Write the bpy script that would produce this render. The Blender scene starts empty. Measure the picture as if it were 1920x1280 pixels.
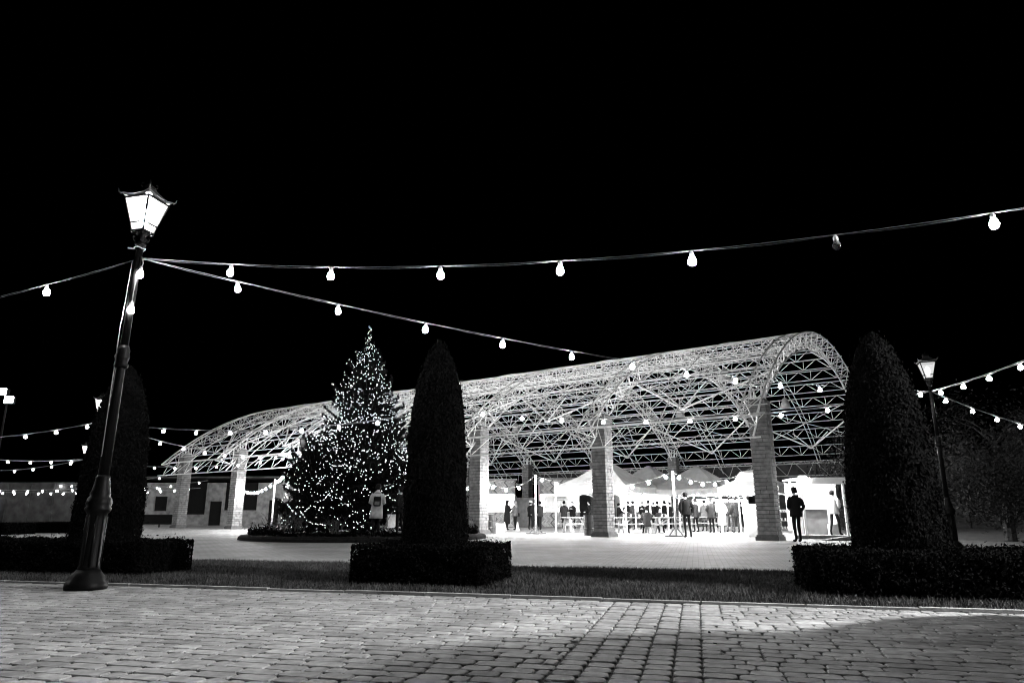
import bpy, bmesh, math, random
import numpy as np
from mathutils import Vector, Matrix

random.seed(11)
rng = np.random.default_rng(11)
R = math.radians
scene = bpy.context.scene
col = scene.collection

# ------------------------------------------------------------------ camera, sky, exposure
CAM_H = 0.90
PITCH = math.atan(324.0 / 1280.0)
cam_d = bpy.data.cameras.new("camera")
cam_d.sensor_width = 36.0
cam_d.lens = 24.0
cam_d.clip_start = 0.05
cam_d.clip_end = 600.0
cam = bpy.data.objects.new("camera", cam_d)
cam.location = (0, 0, CAM_H)
cam.rotation_euler = (math.pi / 2 + PITCH, 0, 0)
col.objects.link(cam)
scene.camera = cam

world = bpy.data.worlds.new("World")
scene.world = world
world.use_nodes = True
wn = world.node_tree.nodes
sky = wn.new("ShaderNodeTexSky")
sky.sky_type = 'NISHITA'
sky.sun_disc = False
sky.sun_elevation = R(-6.0)
sky.sun_rotation = R(200)
bw = wn.new("ShaderNodeRGBToBW")
world.node_tree.links.new(sky.outputs[0], bw.inputs[0])
world.node_tree.links.new(bw.outputs[0], wn["Background"].inputs[0])
wn["Background"].inputs[1].default_value = 0.002

vs = scene.view_settings
vs.view_transform = 'Standard'
vs.look = 'None'
vs.exposure = 0.0
vs.gamma = 1.0
vs.use_curve_mapping = False
cy = scene.cycles
cy.use_denoising = True
cy.max_bounces = 5
cy.diffuse_bounces = 3
cy.glossy_bounces = 2
cy.transmission_bounces = 3
cy.transparent_max_bounces = 6
cy.sample_clamp_indirect = 4.0
cy.sample_clamp_direct = 0.0
cy.use_light_tree = True
cy.filter_width = 1.2
cy.caustics_reflective = False
cy.caustics_refractive = False

# lamp output levels (radiance of the glowing glass)
E_NEAR = 560.0      # festoon bulbs over the walk
E_FAR = 125.0       # festoon bulbs across the square
E_MARKET = 2400.0    # festoon bulbs inside the pavilion
E_STALL = 600.0      # tube lamps in the stalls
E_FAIRY = 17.0

# ------------------------------------------------------------------ frames of the place
def ground(px, py, z=0.0):
    """where a sight line of the survey photograph meets the level z (metres)"""
    v = py - 640.0
    yd = 1280 * math.cos(PITCH) + v * math.sin(PITCH)
    zd = 1280 * math.sin(PITCH) - v * math.cos(PITCH)
    t = (z - CAM_H) / zd
    return Vector(((px - 960) * t, yd * t, z))

W_ANG = R(-14.6)                       # the walk, kerb and lawn
PAV_ANG = R(-36.3)                     # the pavilion
def walk(e1, e2, z=0.0):
    c, s = math.cos(W_ANG), math.sin(W_ANG)
    return Vector((e1 * c - e2 * s, e1 * s + e2 * c, z))
PAV_O = Vector((9.25, 25.4, 0))
def pav(x, y, z=0.0):
    c, s = math.cos(PAV_ANG), math.sin(PAV_ANG)
    return Vector((PAV_O.x + x * c - y * s, PAV_O.y + x * s + y * c, z))
def facing(p, target=(0, 0)):
    """z-rotation that turns local +Y from p to the target"""
    return math.atan2(target[1] - p[1], target[0] - p[0]) - math.pi / 2

# ------------------------------------------------------------------ materials
MATS = {}
def mat(name, val, rough=0.7, var=0.25, scale=8.0, bump=0.0, bscale=60.0, metal=0.0, spec=0.4, per_piece=0.0, coords='Object', big=0.0):
    m = bpy.data.materials.new(name)
    m.use_nodes = True
    nt = m.node_tree; N = nt.nodes; L = nt.links
    b = N["Principled BSDF"]
    b.inputs["Roughness"].default_value = rough
    b.inputs["Metallic"].default_value = metal
    b.inputs["Specular IOR Level"].default_value = spec
    tc = N.new("ShaderNodeTexCoord")
    nz = N.new("ShaderNodeTexNoise")
    nz.inputs["Scale"].default_value = scale
    nz.inputs["Detail"].default_value = 5
    geo = N.new("ShaderNodeNewGeometry")
    src_v = geo.outputs['Position'] if coords == 'World' else tc.outputs[coords]
    L.new(src_v, nz.inputs["Vector"])
    mr = N.new("ShaderNodeMapRange")
    mr.inputs[1].default_value = 0.3; mr.inputs[2].default_value = 0.7
    mr.inputs[3].default_value = val * (1 - var); mr.inputs[4].default_value = val * (1 + var)
    L.new(nz.outputs[0], mr.inputs[0])
    out = mr.outputs[0]
    if per_piece:
        g = N.new("ShaderNodeNewGeometry"); oi = N.new("ShaderNodeObjectInfo")
        ad = N.new("ShaderNodeMath"); ad.operation = 'ADD'
        L.new(g.outputs["Random Per Island"], ad.inputs[0]); L.new(oi.outputs["Random"], ad.inputs[1])
        fr = N.new("ShaderNodeMath"); fr.operation = 'FRACT'; L.new(ad.outputs[0], fr.inputs[0])
        m2 = N.new("ShaderNodeMapRange")
        m2.inputs[3].default_value = 1 - per_piece; m2.inputs[4].default_value = 1 + per_piece
        L.new(fr.outputs[0], m2.inputs[0])
        mu = N.new("ShaderNodeMath"); mu.operation = 'MULTIPLY'
        L.new(out, mu.inputs[0]); L.new(m2.outputs[0], mu.inputs[1])
        out = mu.outputs[0]
    if big:                                  # broad stains and wear
        n3 = N.new("ShaderNodeTexNoise"); n3.inputs["Scale"].default_value = 1.3; n3.inputs["Detail"].default_value = 4; n3.inputs["Roughness"].default_value = .65
        L.new(src_v, n3.inputs["Vector"])
        m3 = N.new("ShaderNodeMapRange"); m3.inputs[1].default_value = .35; m3.inputs[2].default_value = .65
        m3.inputs[3].default_value = 1 - big; m3.inputs[4].default_value = 1 + big
        L.new(n3.outputs[0], m3.inputs[0])
        mu3 = N.new("ShaderNodeMath"); mu3.operation = 'MULTIPLY'
        L.new(out, mu3.inputs[0]); L.new(m3.outputs[0], mu3.inputs[1]); out = mu3.outputs[0]
    cb = N.new("ShaderNodeCombineColor")
    for i in range(3): L.new(out, cb.inputs[i])
    L.new(cb.outputs[0], b.inputs["Base Color"])
    if bump:
        n2 = N.new("ShaderNodeTexNoise"); n2.inputs["Scale"].default_value = bscale; n2.inputs["Detail"].default_value = 6
        L.new(src_v, n2.inputs["Vector"])
        bp = N.new("ShaderNodeBump"); bp.inputs["Strength"].default_value = bump; bp.inputs["Distance"].default_value = 0.01
        L.new(n2.outputs[0], bp.inputs["Height"]); L.new(bp.outputs[0], b.inputs["Normal"])
    MATS[name] = m
    return m

def glow(name, strength, sample=True):
    m = bpy.data.materials.new(name)
    m.use_nodes = True
    nt = m.node_tree; N = nt.nodes
    N.remove(N["Principled BSDF"])
    e = N.new("ShaderNodeEmission")
    e.inputs[0].default_value = (1, 1, 1, 1)
    e.inputs[1].default_value = strength
    nt.links.new(e.outputs[0], N["Material Output"].inputs[0])
    m.cycles.emission_sampling = 'FRONT' if sample else 'NONE'
    MATS[name] = m
    return m

def brick_ground(name, val, sx, sy, ang):
    """far paving: stones too small to tell apart, joints in the material"""
    m = mat(name, val, 0.75, 0.3, 0.6, 0.25, 40)
    nt = m.node_tree; N = nt.nodes; L = nt.links
    b = N["Principled BSDF"]
    tc = [n for n in N if n.type == 'TEX_COORD'][0]
    mp = N.new("ShaderNodeMapping"); mp.inputs["Rotation"].default_value = (0, 0, -ang)
    L.new(tc.outputs["Object"], mp.inputs[0])
    br = N.new("ShaderNodeTexBrick")
    br.inputs["Scale"].default_value = 1.0
    br.inputs["Mortar Size"].default_value = 0.008
    br.inputs["Brick Width"].default_value = sx
    br.inputs["Row Height"].default_value = sy
    br.inputs["Color1"].default_value = (1, 1, 1, 1)
    br.inputs["Color2"].default_value = (.72, .72, .72, 1)
    br.inputs["Mortar"].default_value = (.35, .35, .35, 1)
    L.new(mp.outputs[0], br.inputs["Vector"])
    src = b.inputs["Base Color"].links[0].from_socket
    mx = N.new("ShaderNodeMix"); mx.data_type = 'RGBA'; mx.blend_type = 'MULTIPLY'; mx.inputs[0].default_value = 1
    L.new(src, mx.inputs[6]); L.new(br.outputs["Color"], mx.inputs[7]); L.new(mx.outputs[2], b.inputs["Base Color"])
    return m

brick_ground("plaza_paving", 0.26, 0.22, 0.13, W_ANG)
mat("plaza_band", 0.50, 0.7, 0.2, 3, 0.2)
mat("paver", 0.25, 0.85, 0.28, 14, 0.7, 130, per_piece=0.22, spec=0.2, coords="World", big=.22)
mat("paver_strip", 0.235, 0.85, 0.28, 14, 0.7, 130, per_piece=0.22, spec=0.2, coords="World", big=.22)
mat("joint_sand", 0.06, 0.95, 0.5, 40, 0.6, 90, spec=0.1)
mat("kerb_stone", 0.28, 0.8, 0.3, 5, 0.4, 80, per_piece=0.15, coords="World", big=.3)
mat("dry_leaf", 0.05, 0.9, 0.5, 9, per_piece=0.6, spec=0.05)
mat("soil", 0.012, 0.95, 0.5, 12, 0.6, 30, spec=0.05)
mat("grass", 0.034, 0.8, 0.6, 2.2, per_piece=0.5, spec=0.15)
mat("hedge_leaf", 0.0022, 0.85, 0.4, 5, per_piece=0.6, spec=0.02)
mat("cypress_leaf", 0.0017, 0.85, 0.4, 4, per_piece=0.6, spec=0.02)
mat("spruce_needle", 0.007, 0.8, 0.4, 4, per_piece=0.6, spec=0.04)
mat("tree_leaf", 0.014, 0.75, 0.4, 2, per_piece=0.6, spec=0.15)
mat("bark", 0.05, 0.9, 0.4, 14, 0.7, 30, spec=0.1)
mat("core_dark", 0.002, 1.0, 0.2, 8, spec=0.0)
mat("cast_iron", 0.003, 0.45, 0.3, 12, 0.15, 90, spec=0.07)
mat("lantern_bar", 0.0012, 0.8, 0.2, 20, spec=0.03)
mat("lamp_frame", 0.03, 0.45, 0.3, 20, 0.1, 90, spec=0.5)
mat("white_steel", 0.72, 0.45, 0.12, 3, 0.0, spec=0.4)
mat("grey_steel", 0.30, 0.5, 0.2, 5, spec=0.4)
mat("galvanised", 0.42, 0.4, 0.2, 9, metal=0.6)
mat("pier_stone", 0.165, 0.85, 0.3, 6, 0.6, 40, per_piece=0.2, spec=0.2)
mat("pier_mortar", 0.025, 0.95, 0.3, 20, 0.4, 60, spec=0.1)
mat("plinth_stone", 0.08, 0.8, 0.3, 6, 0.4, 50)
mat("plaster", 0.06, 0.9, 0.45, 1.6, 0.4, 30, spec=0.15)
mat("plaster_dark", 0.055, 0.9, 0.5, 1.2, 0.4, 25, spec=0.1)
mat("whitewash", 0.16, 0.9, 0.4, 2.2, 0.5, 30, per_piece=0.15, spec=0.15)
mat("void", 0.006, 0.9, 0.2, 5, spec=0.1)
mat("wood", 0.34, 0.7, 0.35, 11, 0.3, 50, per_piece=0.28, spec=0.25)
mat("wood_dark", 0.10, 0.7, 0.35, 11, 0.3, 50, per_piece=0.2, spec=0.25)
mat("board_grey", 0.16, 0.75, 0.25, 4, 0.2, 40)
mat("white_panel", 0.72, 0.6, 0.1, 5)
mat("canvas_white", 0.74, 0.85, 0.08, 3, 0.2, 30, spec=0.15)
mat("canvas_grey", 0.40, 0.85, 0.15, 3, 0.2, 30, spec=0.15)
mat("canvas_dark", 0.30, 0.85, 0.15, 3, 0.2, 30, spec=0.15)
mat("print_pale", 0.6, 0.85, 0.1, 9, spec=0.1)
mat("rubber", 0.02, 0.7, 0.2, 9)
mat("cable", 0.24, 0.6, 0.2, 9)
mat("socket", 0.45, 0.6, 0.2, 30)
mat("drum_black", 0.018, 0.42, 0.4, 6, 0.2, 30, spec=0.5)
mat("skin", 0.42, 0.6, 0.1, 9)
mat("hair_dark", 0.004, 0.7, 0.4, 40, 0.4, 90, spec=0.1)
mat("hair_fair", 0.16, 0.55, 0.4, 40, 0.4, 90)
mat("knit_white", 0.7, 0.9, 0.1, 30, 0.5, 80)
for nm, v in (("cloth_black", 0.005), ("cloth_dark", 0.008), ("cloth_mid", 0.022), ("cloth_grey", 0.09), ("cloth_pale", 0.62), ("cloth_light", 0.34)):
    mat(nm, v, 0.85, 0.25, 7, 0.4, 45, spec=0.15)
glass = bpy.data.materials.new("dead_bulb_glass"); glass.use_nodes = True
gb = glass.node_tree.nodes["Principled BSDF"]
gb.inputs["Transmission Weight"].default_value = 1.0; gb.inputs["Roughness"].default_value = 0.08
gb.inputs["Base Color"].default_value = (.9, .9, .9, 1)
MATS["dead_bulb_glass"] = glass
glow("bulb_near", E_NEAR); glow("bulb_far", E_FAR); glow("bulb_market", E_MARKET); glow("bulb_mid", E_MARKET * .75)
glow("lamp_strong", 8000.0); glow("lamp_side", 25000.0); glow("lamp_mid", 4500.0); glow("lamp_dim", 60.0); glow("stall_tube", E_STALL)
def frosted(name, e):
    m = glow(name, e, sample=False)
    nt = m.node_tree; N = nt.nodes
    tr = N.new("ShaderNodeBsdfTransparent"); mx = N.new("ShaderNodeMixShader"); mx.inputs[0].default_value = .55
    em = [n for n in N if n.type == 'EMISSION'][0]
    nt.links.new(tr.outputs[0], mx.inputs[1]); nt.links.new(em.outputs[0], mx.inputs[2]); nt.links.new(mx.outputs[0], N["Material Output"].inputs[0])
frosted("lantern_pane", 3.5); frosted("lantern_pane_dim", 1.0)
glow("fairy", E_FAIRY, sample=False)
glow("mast_light", 900.0)

# ------------------------------------------------------------------ mesh helpers
class MB:
    """collects shapes for ONE mesh object"""
    def __init__(self):
        self.v = []; self.f = []; self.mi = []
        self.cur = 0
    def add(self, verts, faces, mi=None):
        o = len(self.v)
        self.v.extend([tuple(p) for p in verts])
        for f in faces:
            self.f.append(tuple(i + o for i in f)); self.mi.append(self.cur if mi is None else mi)
        return self
    def box(self, c, s, rz=0.0, M=None, mi=None):
        x, y, z = s[0] / 2, s[1] / 2, s[2] / 2
        pts = [Vector((a * x, b * y, d * z)) for d in (-1, 1) for b in (-1, 1) for a in (-1, 1)]
        if M is None:
            M = Matrix.Rotation(rz, 3, 'Z')
        pts = [M @ p + Vector(c) for p in pts]
        return self.add(pts, [(0, 2, 3, 1), (4, 5, 7, 6), (0, 1, 5, 4), (2, 6, 7, 3), (0, 4, 6, 2), (1, 3, 7, 5)], mi)
    def bar(self, p0, p1, w, h, up=(0, 0, 1), mi=None):
        p0, p1 = Vector(p0), Vector(p1)
        d = p1 - p0; L = d.length
        if L < 1e-6: return self
        y = d / L
        u = Vector(up)
        if abs(y.dot(u)) > 0.98: u = Vector((1, 0, 0))
        x = y.cross(u).normalized(); z = x.cross(y)
        M = Matrix((x, y, z)).transposed()
        return self.box((p0 + p1) / 2, (w, L, h), M=M, mi=mi)
    def tube(self, pts, r, n=6, cap=True, mi=None):
        pts = [Vector(p) for p in pts]
        rr = r if isinstance(r, (list, tuple)) else [r] * len(pts)
        verts = []; faces = []
        prev = None
        for i, p in enumerate(pts):
            a = pts[max(i - 1, 0)]; b = pts[min(i + 1, len(pts) - 1)]
            d = (b - a).normalized() if (b - a).length > 1e-9 else Vector((0, 0, 1))
            if prev is None:
                u = Vector((0, 0, 1)) if abs(d.z) < 0.95 else Vector((1, 0, 0))
                x = d.cross(u).normalized()
            else:
                x = (prev - d * prev.dot(d))
                x = x.normalized() if x.length > 1e-6 else d.orthogonal().normalized()
            prev = x
            y = d.cross(x)
            for k in range(n):
                t = 2 * math.pi * k / n
                verts.append(p + (x * math.cos(t) + y * math.sin(t)) * rr[i])
        for i in range(len(pts) - 1):
            for k in range(n):
                k2 = (k + 1) % n
                faces.append((i * n + k, i * n + k2, (i + 1) * n + k2, (i + 1) * n + k))
        if cap:
            faces.append(tuple(range(n))[::-1]); faces.append(tuple((len(pts) - 1) * n + k for k in range(n)))
        return self.add(verts, faces, mi)
    def lathe(self, prof, c=(0, 0, 0), n=16, mi=None, rot=0.0, sx=1.0, sy=1.0):
        verts = []; faces = []
        for r, z in prof:
            for k in range(n):
                t = 2 * math.pi * k / n + rot
                verts.append((c[0] + r * math.cos(t) * sx, c[1] + r * math.sin(t) * sy, c[2] + z))
        for i in range(len(prof) - 1):
            for k in range(n):
                k2 = (k + 1) % n
                faces.append((i * n + k, i * n + k2, (i + 1) * n + k2, (i + 1) * n + k))
        faces.append(tuple(range(n))[::-1]); faces.append(tuple((len(prof) - 1) * n + k for k in range(n)))
        return self.add(verts, faces, mi)
    def loft(self, rings, cap=True, mi=None):
        n = len(rings[0]); verts = [p for r in rings for p in r]; faces = []
        for i in range(len(rings) - 1):
            for k in range(n):
                k2 = (k + 1) % n
                faces.append((i * n + k, i * n + k2, (i + 1) * n + k2, (i + 1) * n + k))
        if cap:
            faces.append(tuple(range(n))[::-1]); faces.append(tuple((len(rings) - 1) * n + k for k in range(n)))
        return self.add(verts, faces, mi)
    def mesh(self, name, mats, smooth=False):
        me = bpy.data.meshes.new(name)
        me.from_pydata(self.v, [], self.f)
        for m in (mats if isinstance(mats, (list, tuple)) else [mats]):
            me.materials.append(MATS[m])
        if any(self.mi): me.polygons.foreach_set("material_index", self.mi)
        if smooth:
            me.polygons.foreach_set("use_smooth", [True] * len(me.polygons))
        me.update()
        return me
    def build(self, name, mats, parent=None, smooth=False, loc=None, rz=0.0):
        return link(name, self.mesh(name, mats, smooth), parent, loc, rz)

def link(name, me, parent=None, loc=None, rz=0.0):
    o = bpy.data.objects.new(name, me)
    col.objects.link(o)
    if parent is not None: o.parent = parent
    if loc is not None: o.location = loc
    if rz: o.rotation_euler = (0, 0, rz)
    return o
def tag(o, label=None, cat=None, group=None, kind=None):
    if label: o["label"] = label
    if cat: o["category"] = cat
    if group: o["group"] = group
    if kind: o["kind"] = kind
    return o
def thing(name, label, cat, loc=(0, 0, 0), rz=0.0, group=None):
    o = bpy.data.objects.new(name, None)
    o.empty_display_size = 0.2
    col.objects.link(o); o.location = loc; o.rotation_euler = (0, 0, rz)
    return tag(o, label, cat, group)
def np_mesh(name, verts, quads, m):
    """verts (n,3), quads (k,4) arrays"""
    me = bpy.data.meshes.new(name)
    verts = np.asarray(verts, dtype=np.float32); quads = np.asarray(quads, dtype=np.int32)
    k = quads.shape[1]
    me.vertices.add(len(verts)); me.vertices.foreach_set("co", verts.ravel())
    me.loops.add(quads.size); me.loops.foreach_set("vertex_index", quads.ravel())
    me.polygons.add(len(quads)); me.polygons.foreach_set("loop_start", np.arange(0, quads.size, k, dtype=np.int32))
    me.materials.append(MATS[m])
    me.update(calc_edges=True)
    return me
def leaf_mesh(name, pts, nrm, size, m, stretch=1.6, tilt=0.7, up=0.0):
    """diamond leaves at pts, roughly facing nrm"""
    n = len(pts)
    nr = nrm + rng.normal(0, tilt, (n, 3))
    nr /= np.linalg.norm(nr, axis=1, keepdims=True) + 1e-9
    a = rng.normal(0, 1, (n, 3)); a[:, 2] += up
    a -= nr * np.sum(a * nr, axis=1, keepdims=True)
    a /= np.linalg.norm(a, axis=1, keepdims=True) + 1e-9
    b = np.cross(nr, a)
    s = size * rng.uniform(0.6, 1.35, (n, 1))
    v = np.stack([pts - a * s * stretch, pts + b * s * 0.6, pts + a * s * stretch, pts - b * s * 0.6], axis=1).reshape(-1, 3)
    q = np.arange(4 * n).reshape(n, 4)
    return np_mesh(name, v, q, m)
# ================================================================== THE SETTING
def sheet(name, pts, z, m, label=None):
    o = MB().add([(p[0], p[1], z) for p in pts], [tuple(range(len(pts)))]).build(name, m)
    return tag(o, label, None, None, 'structure')
sheet('plaza', [(-220, -60), (220, -60), (220, 320), (-220, 320)], 0.0, 'plaza_paving', 'wide paved square around the pavilion')
WROWS = (1.9, 7.585)
sheet('walkway', [walk(-11, WROWS[0]), walk(9, WROWS[0]), walk(9, WROWS[1]), walk(-11, WROWS[1])], 0.016, 'joint_sand', 'paved walk of rounded stones in the foreground')
walkway = bpy.data.objects['walkway']
LAWN = (7.72, 12.1)
lawn = sheet('lawn_soil', [walk(-26, LAWN[0]), walk(22, LAWN[0]), walk(22, LAWN[1]), walk(-26, LAWN[1])], 0.02, 'soil', 'dark soil under the lawn strip')
# ---- pavers
def stone_verts(L, Wd, top, var):
    ch = min(0.030, L * .24)
    ch2 = ch * 0.75
    x, y = L / 2, Wd / 2
    o = [(-x + ch, -y), (x - ch, -y), (x, -y + ch2), (x, y - ch2), (x - ch, y), (-x + ch, y), (-x, y - ch2), (-x, -y + ch2)]
    rr = random.Random(var)
    o = [(a + rr.uniform(-.006, .006), b + rr.uniform(-.005, .005)) for a, b in o]
    k = 0.0055
    low = [(a, b, 0.0) for a, b in o]
    mid = [(a, b, top - 0.006) for a, b in o]
    hi = [(a * (1 - k / x), b * (1 - k / y), top) for a, b in o]
    v = low + mid + hi
    f = []
    for s in (0, 8):
        for i in range(8):
            j = (i + 1) % 8
            f.append((s + i, s + j, s + 8 + j, s + 8 + i))
    f.append(tuple(range(16, 24)))
    return v, f
PW = 0.129; ROW = 0.137; GAP = 0.008
kinds = {}
for L in (0.25, 0.178, 0.112):
    for var in range(5):
        kinds[(L, var)] = stone_verts(L, PW, 0.030, int(L * 1000) + var)
for var in range(3):
    kinds[('s', var)] = stone_verts(0.157, PW, 0.030, 900 + var)
stones = []                                  # (key, e1, e2, rot, dz)
STRIP = (-0.86, -0.01)
e2 = WROWS[0] + ROW / 2
ri = 0
while e2 < WROWS[1] - ROW * 0.45:
    for a, b, seed in ((-10.5, STRIP[0], 0), (STRIP[1], 8.6, 1)):
        x = a + (random.uniform(0, 0.2) if seed == 0 else 0.0)
        while True:
            L = random.choice((0.25, 0.25, 0.178, 0.178, 0.112))
            if x + L > b - .05:                 # cut stone closing the row
                L = round(b - .006 - x, 3)
                if L > .04:
                    kinds.setdefault((L, 0), stone_verts(L, PW, 0.030, int(L * 1000)))
                    stones.append(((L, 0), x + L / 2, e2, 0, random.uniform(-.004, .004)))
                break
            stones.append(((L, random.randrange(5)), x + L / 2, e2, random.uniform(-.015, .015), random.uniform(-.0025, .0025)))
            x += L + GAP + random.uniform(-.002, .003)
    for c in range(5):
        stones.append((('s', random.randrange(3)), STRIP[0] + 0.005 + (c + .5) * 0.168, e2 + random.uniform(-.003, .003), random.uniform(-.02, .02), random.uniform(-.004, .004)))
    e2 += ROW; ri += 1
def seen(p):
    """is a ground point inside the camera's view"""
    d = Vector((p.x, p.y, -CAM_H))
    f = d.y * math.cos(PITCH) + d.z * math.sin(PITCH)
    u = -d.y * math.sin(PITCH) + d.z * math.cos(PITCH)
    return f > 0.1 and abs(d.x / f) < 0.75 and -0.5 < u / f < 0.5
order = sorted(range(len(stones)), key=lambda i: walk(stones[i][1], stones[i][2]).length / (0.25 + (stones[i][0][0] if stones[i][0][0] != 's' else .157)) if seen(walk(stones[i][1], stones[i][2])) else 1e9)
single = set(order[:300])
pm = {}
field = {'paver': MB(), 'paver_strip': MB()}
for i, (key, x, y, rot, dz) in enumerate(stones):
    m = 'paver_strip' if key[0] == 's' else 'paver'
    p = walk(x, y, 0.001 + dz)
    if i in single:
        if key not in pm:
            pm[key] = MB().add(*kinds[key]).mesh('paver', m)
        link('paver', pm[key], walkway, p, W_ANG + rot)
    else:
        c, s = math.cos(W_ANG + rot), math.sin(W_ANG + rot)
        v, f = kinds[key]
        field[m].add([(p.x + a * c - b * s, p.y + a * s + b * c, p.z + d) for a, b, d in v], f)
for m, b in field.items():
    tag(b.build('paver_field', m, walkway), kind='stuff')

# ---- kerb of single stones between walk and lawn
kerb = tag(MB().box((0, 0, 0.008), (30, 0.06, 0.014)).build('kerb', 'soil', None, loc=walk(-3, 7.65, 0.004), rz=W_ANG), 'low stone kerb between walk and lawn', None, None, 'structure')
x = -14.0
kmesh = []
for q in range(4):
    b = MB().box((0, 0, 0.016), (0.985, 0.06, 0.032))
    me = b.mesh('kerb_stone', 'kerb_stone'); kmesh.append(me)
while x < 10:
    o = link('kerb_stone', random.choice(kmesh), kerb, (x + 3 + 0.5, random.uniform(-.006, .006), 0.010 + random.uniform(-.005, .006)), random.uniform(-.006, .006))
    x += 1.0

# ---- lawn grass
n = 150000
ex = rng.uniform(-13.0, 10.0, n); ey = rng.uniform(LAWN[0], LAWN[1], n)
ph = np.sin(ex * 1.7) * np.cos(ey * 2.1 + ex) + rng.normal(0, .5, n)
c, s = math.cos(W_ANG), math.sin(W_ANG)
gx = ex * c - ey * s; gy = ex * s + ey * c
h = rng.uniform(0.03, 0.062, n) * (1 + .22 * ph).clip(.5, 1.6)
th = rng.uniform(0, 2 * math.pi, n); w = 0.0055
lean = rng.normal(0, .022, (n, 2))
base = np.stack([gx, gy, np.full(n, 0.02)], 1)
side = np.stack([np.cos(th) * w, np.sin(th) * w, np.zeros(n)], 1)
tip = base + np.stack([lean[:, 0], lean[:, 1], h], 1)
v = np.stack([base - side, base + side, tip], 1).reshape(-1, 3)
go = link('lawn_grass', np_mesh('lawn_grass', v, np.arange(3 * n).reshape(n, 3), 'grass'))
tag(go, 'short mown grass of the lawn strip behind the kerb', 'grass', None, 'stuff')

# ---- clipped hedges
def hedge(label, a0, a1, b0, b1, H, dens=3600, group='clipped box hedges', grow=1.0):
    root = thing('box_hedge', label, 'hedge', walk((a0 + a1) / 2, (b0 + b1) / 2), W_ANG, group)
    lx, ly = a1 - a0, b1 - b0
    bm = bmesh.new()
    bmesh.ops.create_cube(bm, size=1.0)
    bmesh.ops.scale(bm, vec=(lx - .08, ly - .08, H - .05), verts=bm.verts)
    bmesh.ops.translate(bm, vec=(0, 0, (H - .05) / 2), verts=bm.verts)
    bmesh.ops.bevel(bm, geom=[e for e in bm.edges], offset=0.07, segments=2, affect='EDGES')
    me = bpy.data.meshes.new('twig_core'); bm.to_mesh(me); bm.free(); me.materials.append(MATS['core_dark'])
    link('twig_core', me, root)
    areas = [lx * ly, lx * H, lx * H, ly * H, ly * H]
    P = []; Nn = []
    for i, A in enumerate(areas):
        k = int(A * dens)
        u = rng.uniform(-.5, .5, k); w_ = rng.uniform(-.5, .5, k)
        jit = rng.normal(0, .018, k) + .014 * np.sin(u * lx * 9 + w_ * 11) + (rng.random(k) < .035) * np.abs(rng.normal(0, .045, k))
        if i == 0: p = np.stack([u * lx, w_ * ly, H - .01 + jit], 1); nn = (0, 0, 1)
        elif i < 3:
            sg = 1 if i == 1 else -1
            p = np.stack([u * lx, sg * (ly / 2 - .015 + jit), (w_ + .5) * H], 1); nn = (0, sg, 0)
        else:
            sg = 1 if i == 3 else -1
            p = np.stack([sg * (lx / 2 - .015 + jit), u * ly, (w_ + .5) * H], 1); nn = (sg, 0, 0)
        P.append(p); Nn.append(np.tile(np.array(nn, float), (k, 1)))
    P = np.concatenate(P); Nn = np.concatenate(Nn)
    # rounded vertical corners and shoulders
    cx = np.abs(P[:, 0]) - (lx / 2 - .16); cyy = np.abs(P[:, 1]) - (ly / 2 - .16)
    k = (cx > 0) & (cyy > 0)
    rr = np.sqrt(cx ** 2 + cyy ** 2); f = np.where(k & (rr > .16), .16 / np.maximum(rr, 1e-6), 1)
    P[:, 0] = np.where(k, np.sign(P[:, 0]) * (lx / 2 - .16 + cx * f), P[:, 0])
    P[:, 1] = np.where(k, np.sign(P[:, 1]) * (ly / 2 - .16 + cyy * f), P[:, 1])
    link('foliage', leaf_mesh('foliage', P, Nn, 0.015 * grow, 'hedge_leaf', 1.3, 0.8), root)
    return root
H0, H1 = 8.5, 10.55
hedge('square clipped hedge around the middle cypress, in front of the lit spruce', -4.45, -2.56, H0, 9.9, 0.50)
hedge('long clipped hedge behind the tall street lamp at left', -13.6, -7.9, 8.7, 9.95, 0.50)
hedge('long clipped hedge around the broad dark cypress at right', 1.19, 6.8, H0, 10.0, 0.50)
hg = ground(-6, 1001)
hgr = thing('box_hedge', 'small dark hedge far off at the left edge of the square', 'hedge', hg, W_ANG, 'clipped box hedges')
k = 5000
P = rng.uniform(-.5, .5, (k, 3)); ax = rng.integers(0, 3, k); P[np.arange(k), ax] = np.sign(P[np.arange(k), ax]) * .5
P = np.stack([P[:, 0] * 2.6, P[:, 1] * 1.6, (P[:, 2] + .5) * .5], 1)
link('foliage', leaf_mesh('foliage', P, np.zeros((k, 3)), .04, 'hedge_leaf'), hgr)
MB().box((0, 0, .23), (2.5, 1.5, .44)).build('twig_core', 'core_dark', hgr)
P2 = P.copy()
hg2 = thing('box_hedge', 'small dark hedge far off beside the left cypress', 'hedge', ground(118, 998), W_ANG, 'clipped box hedges')
link('foliage', hgr.children[0].data, hg2); link('twig_core', hgr.children[1].data, hg2)

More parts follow.
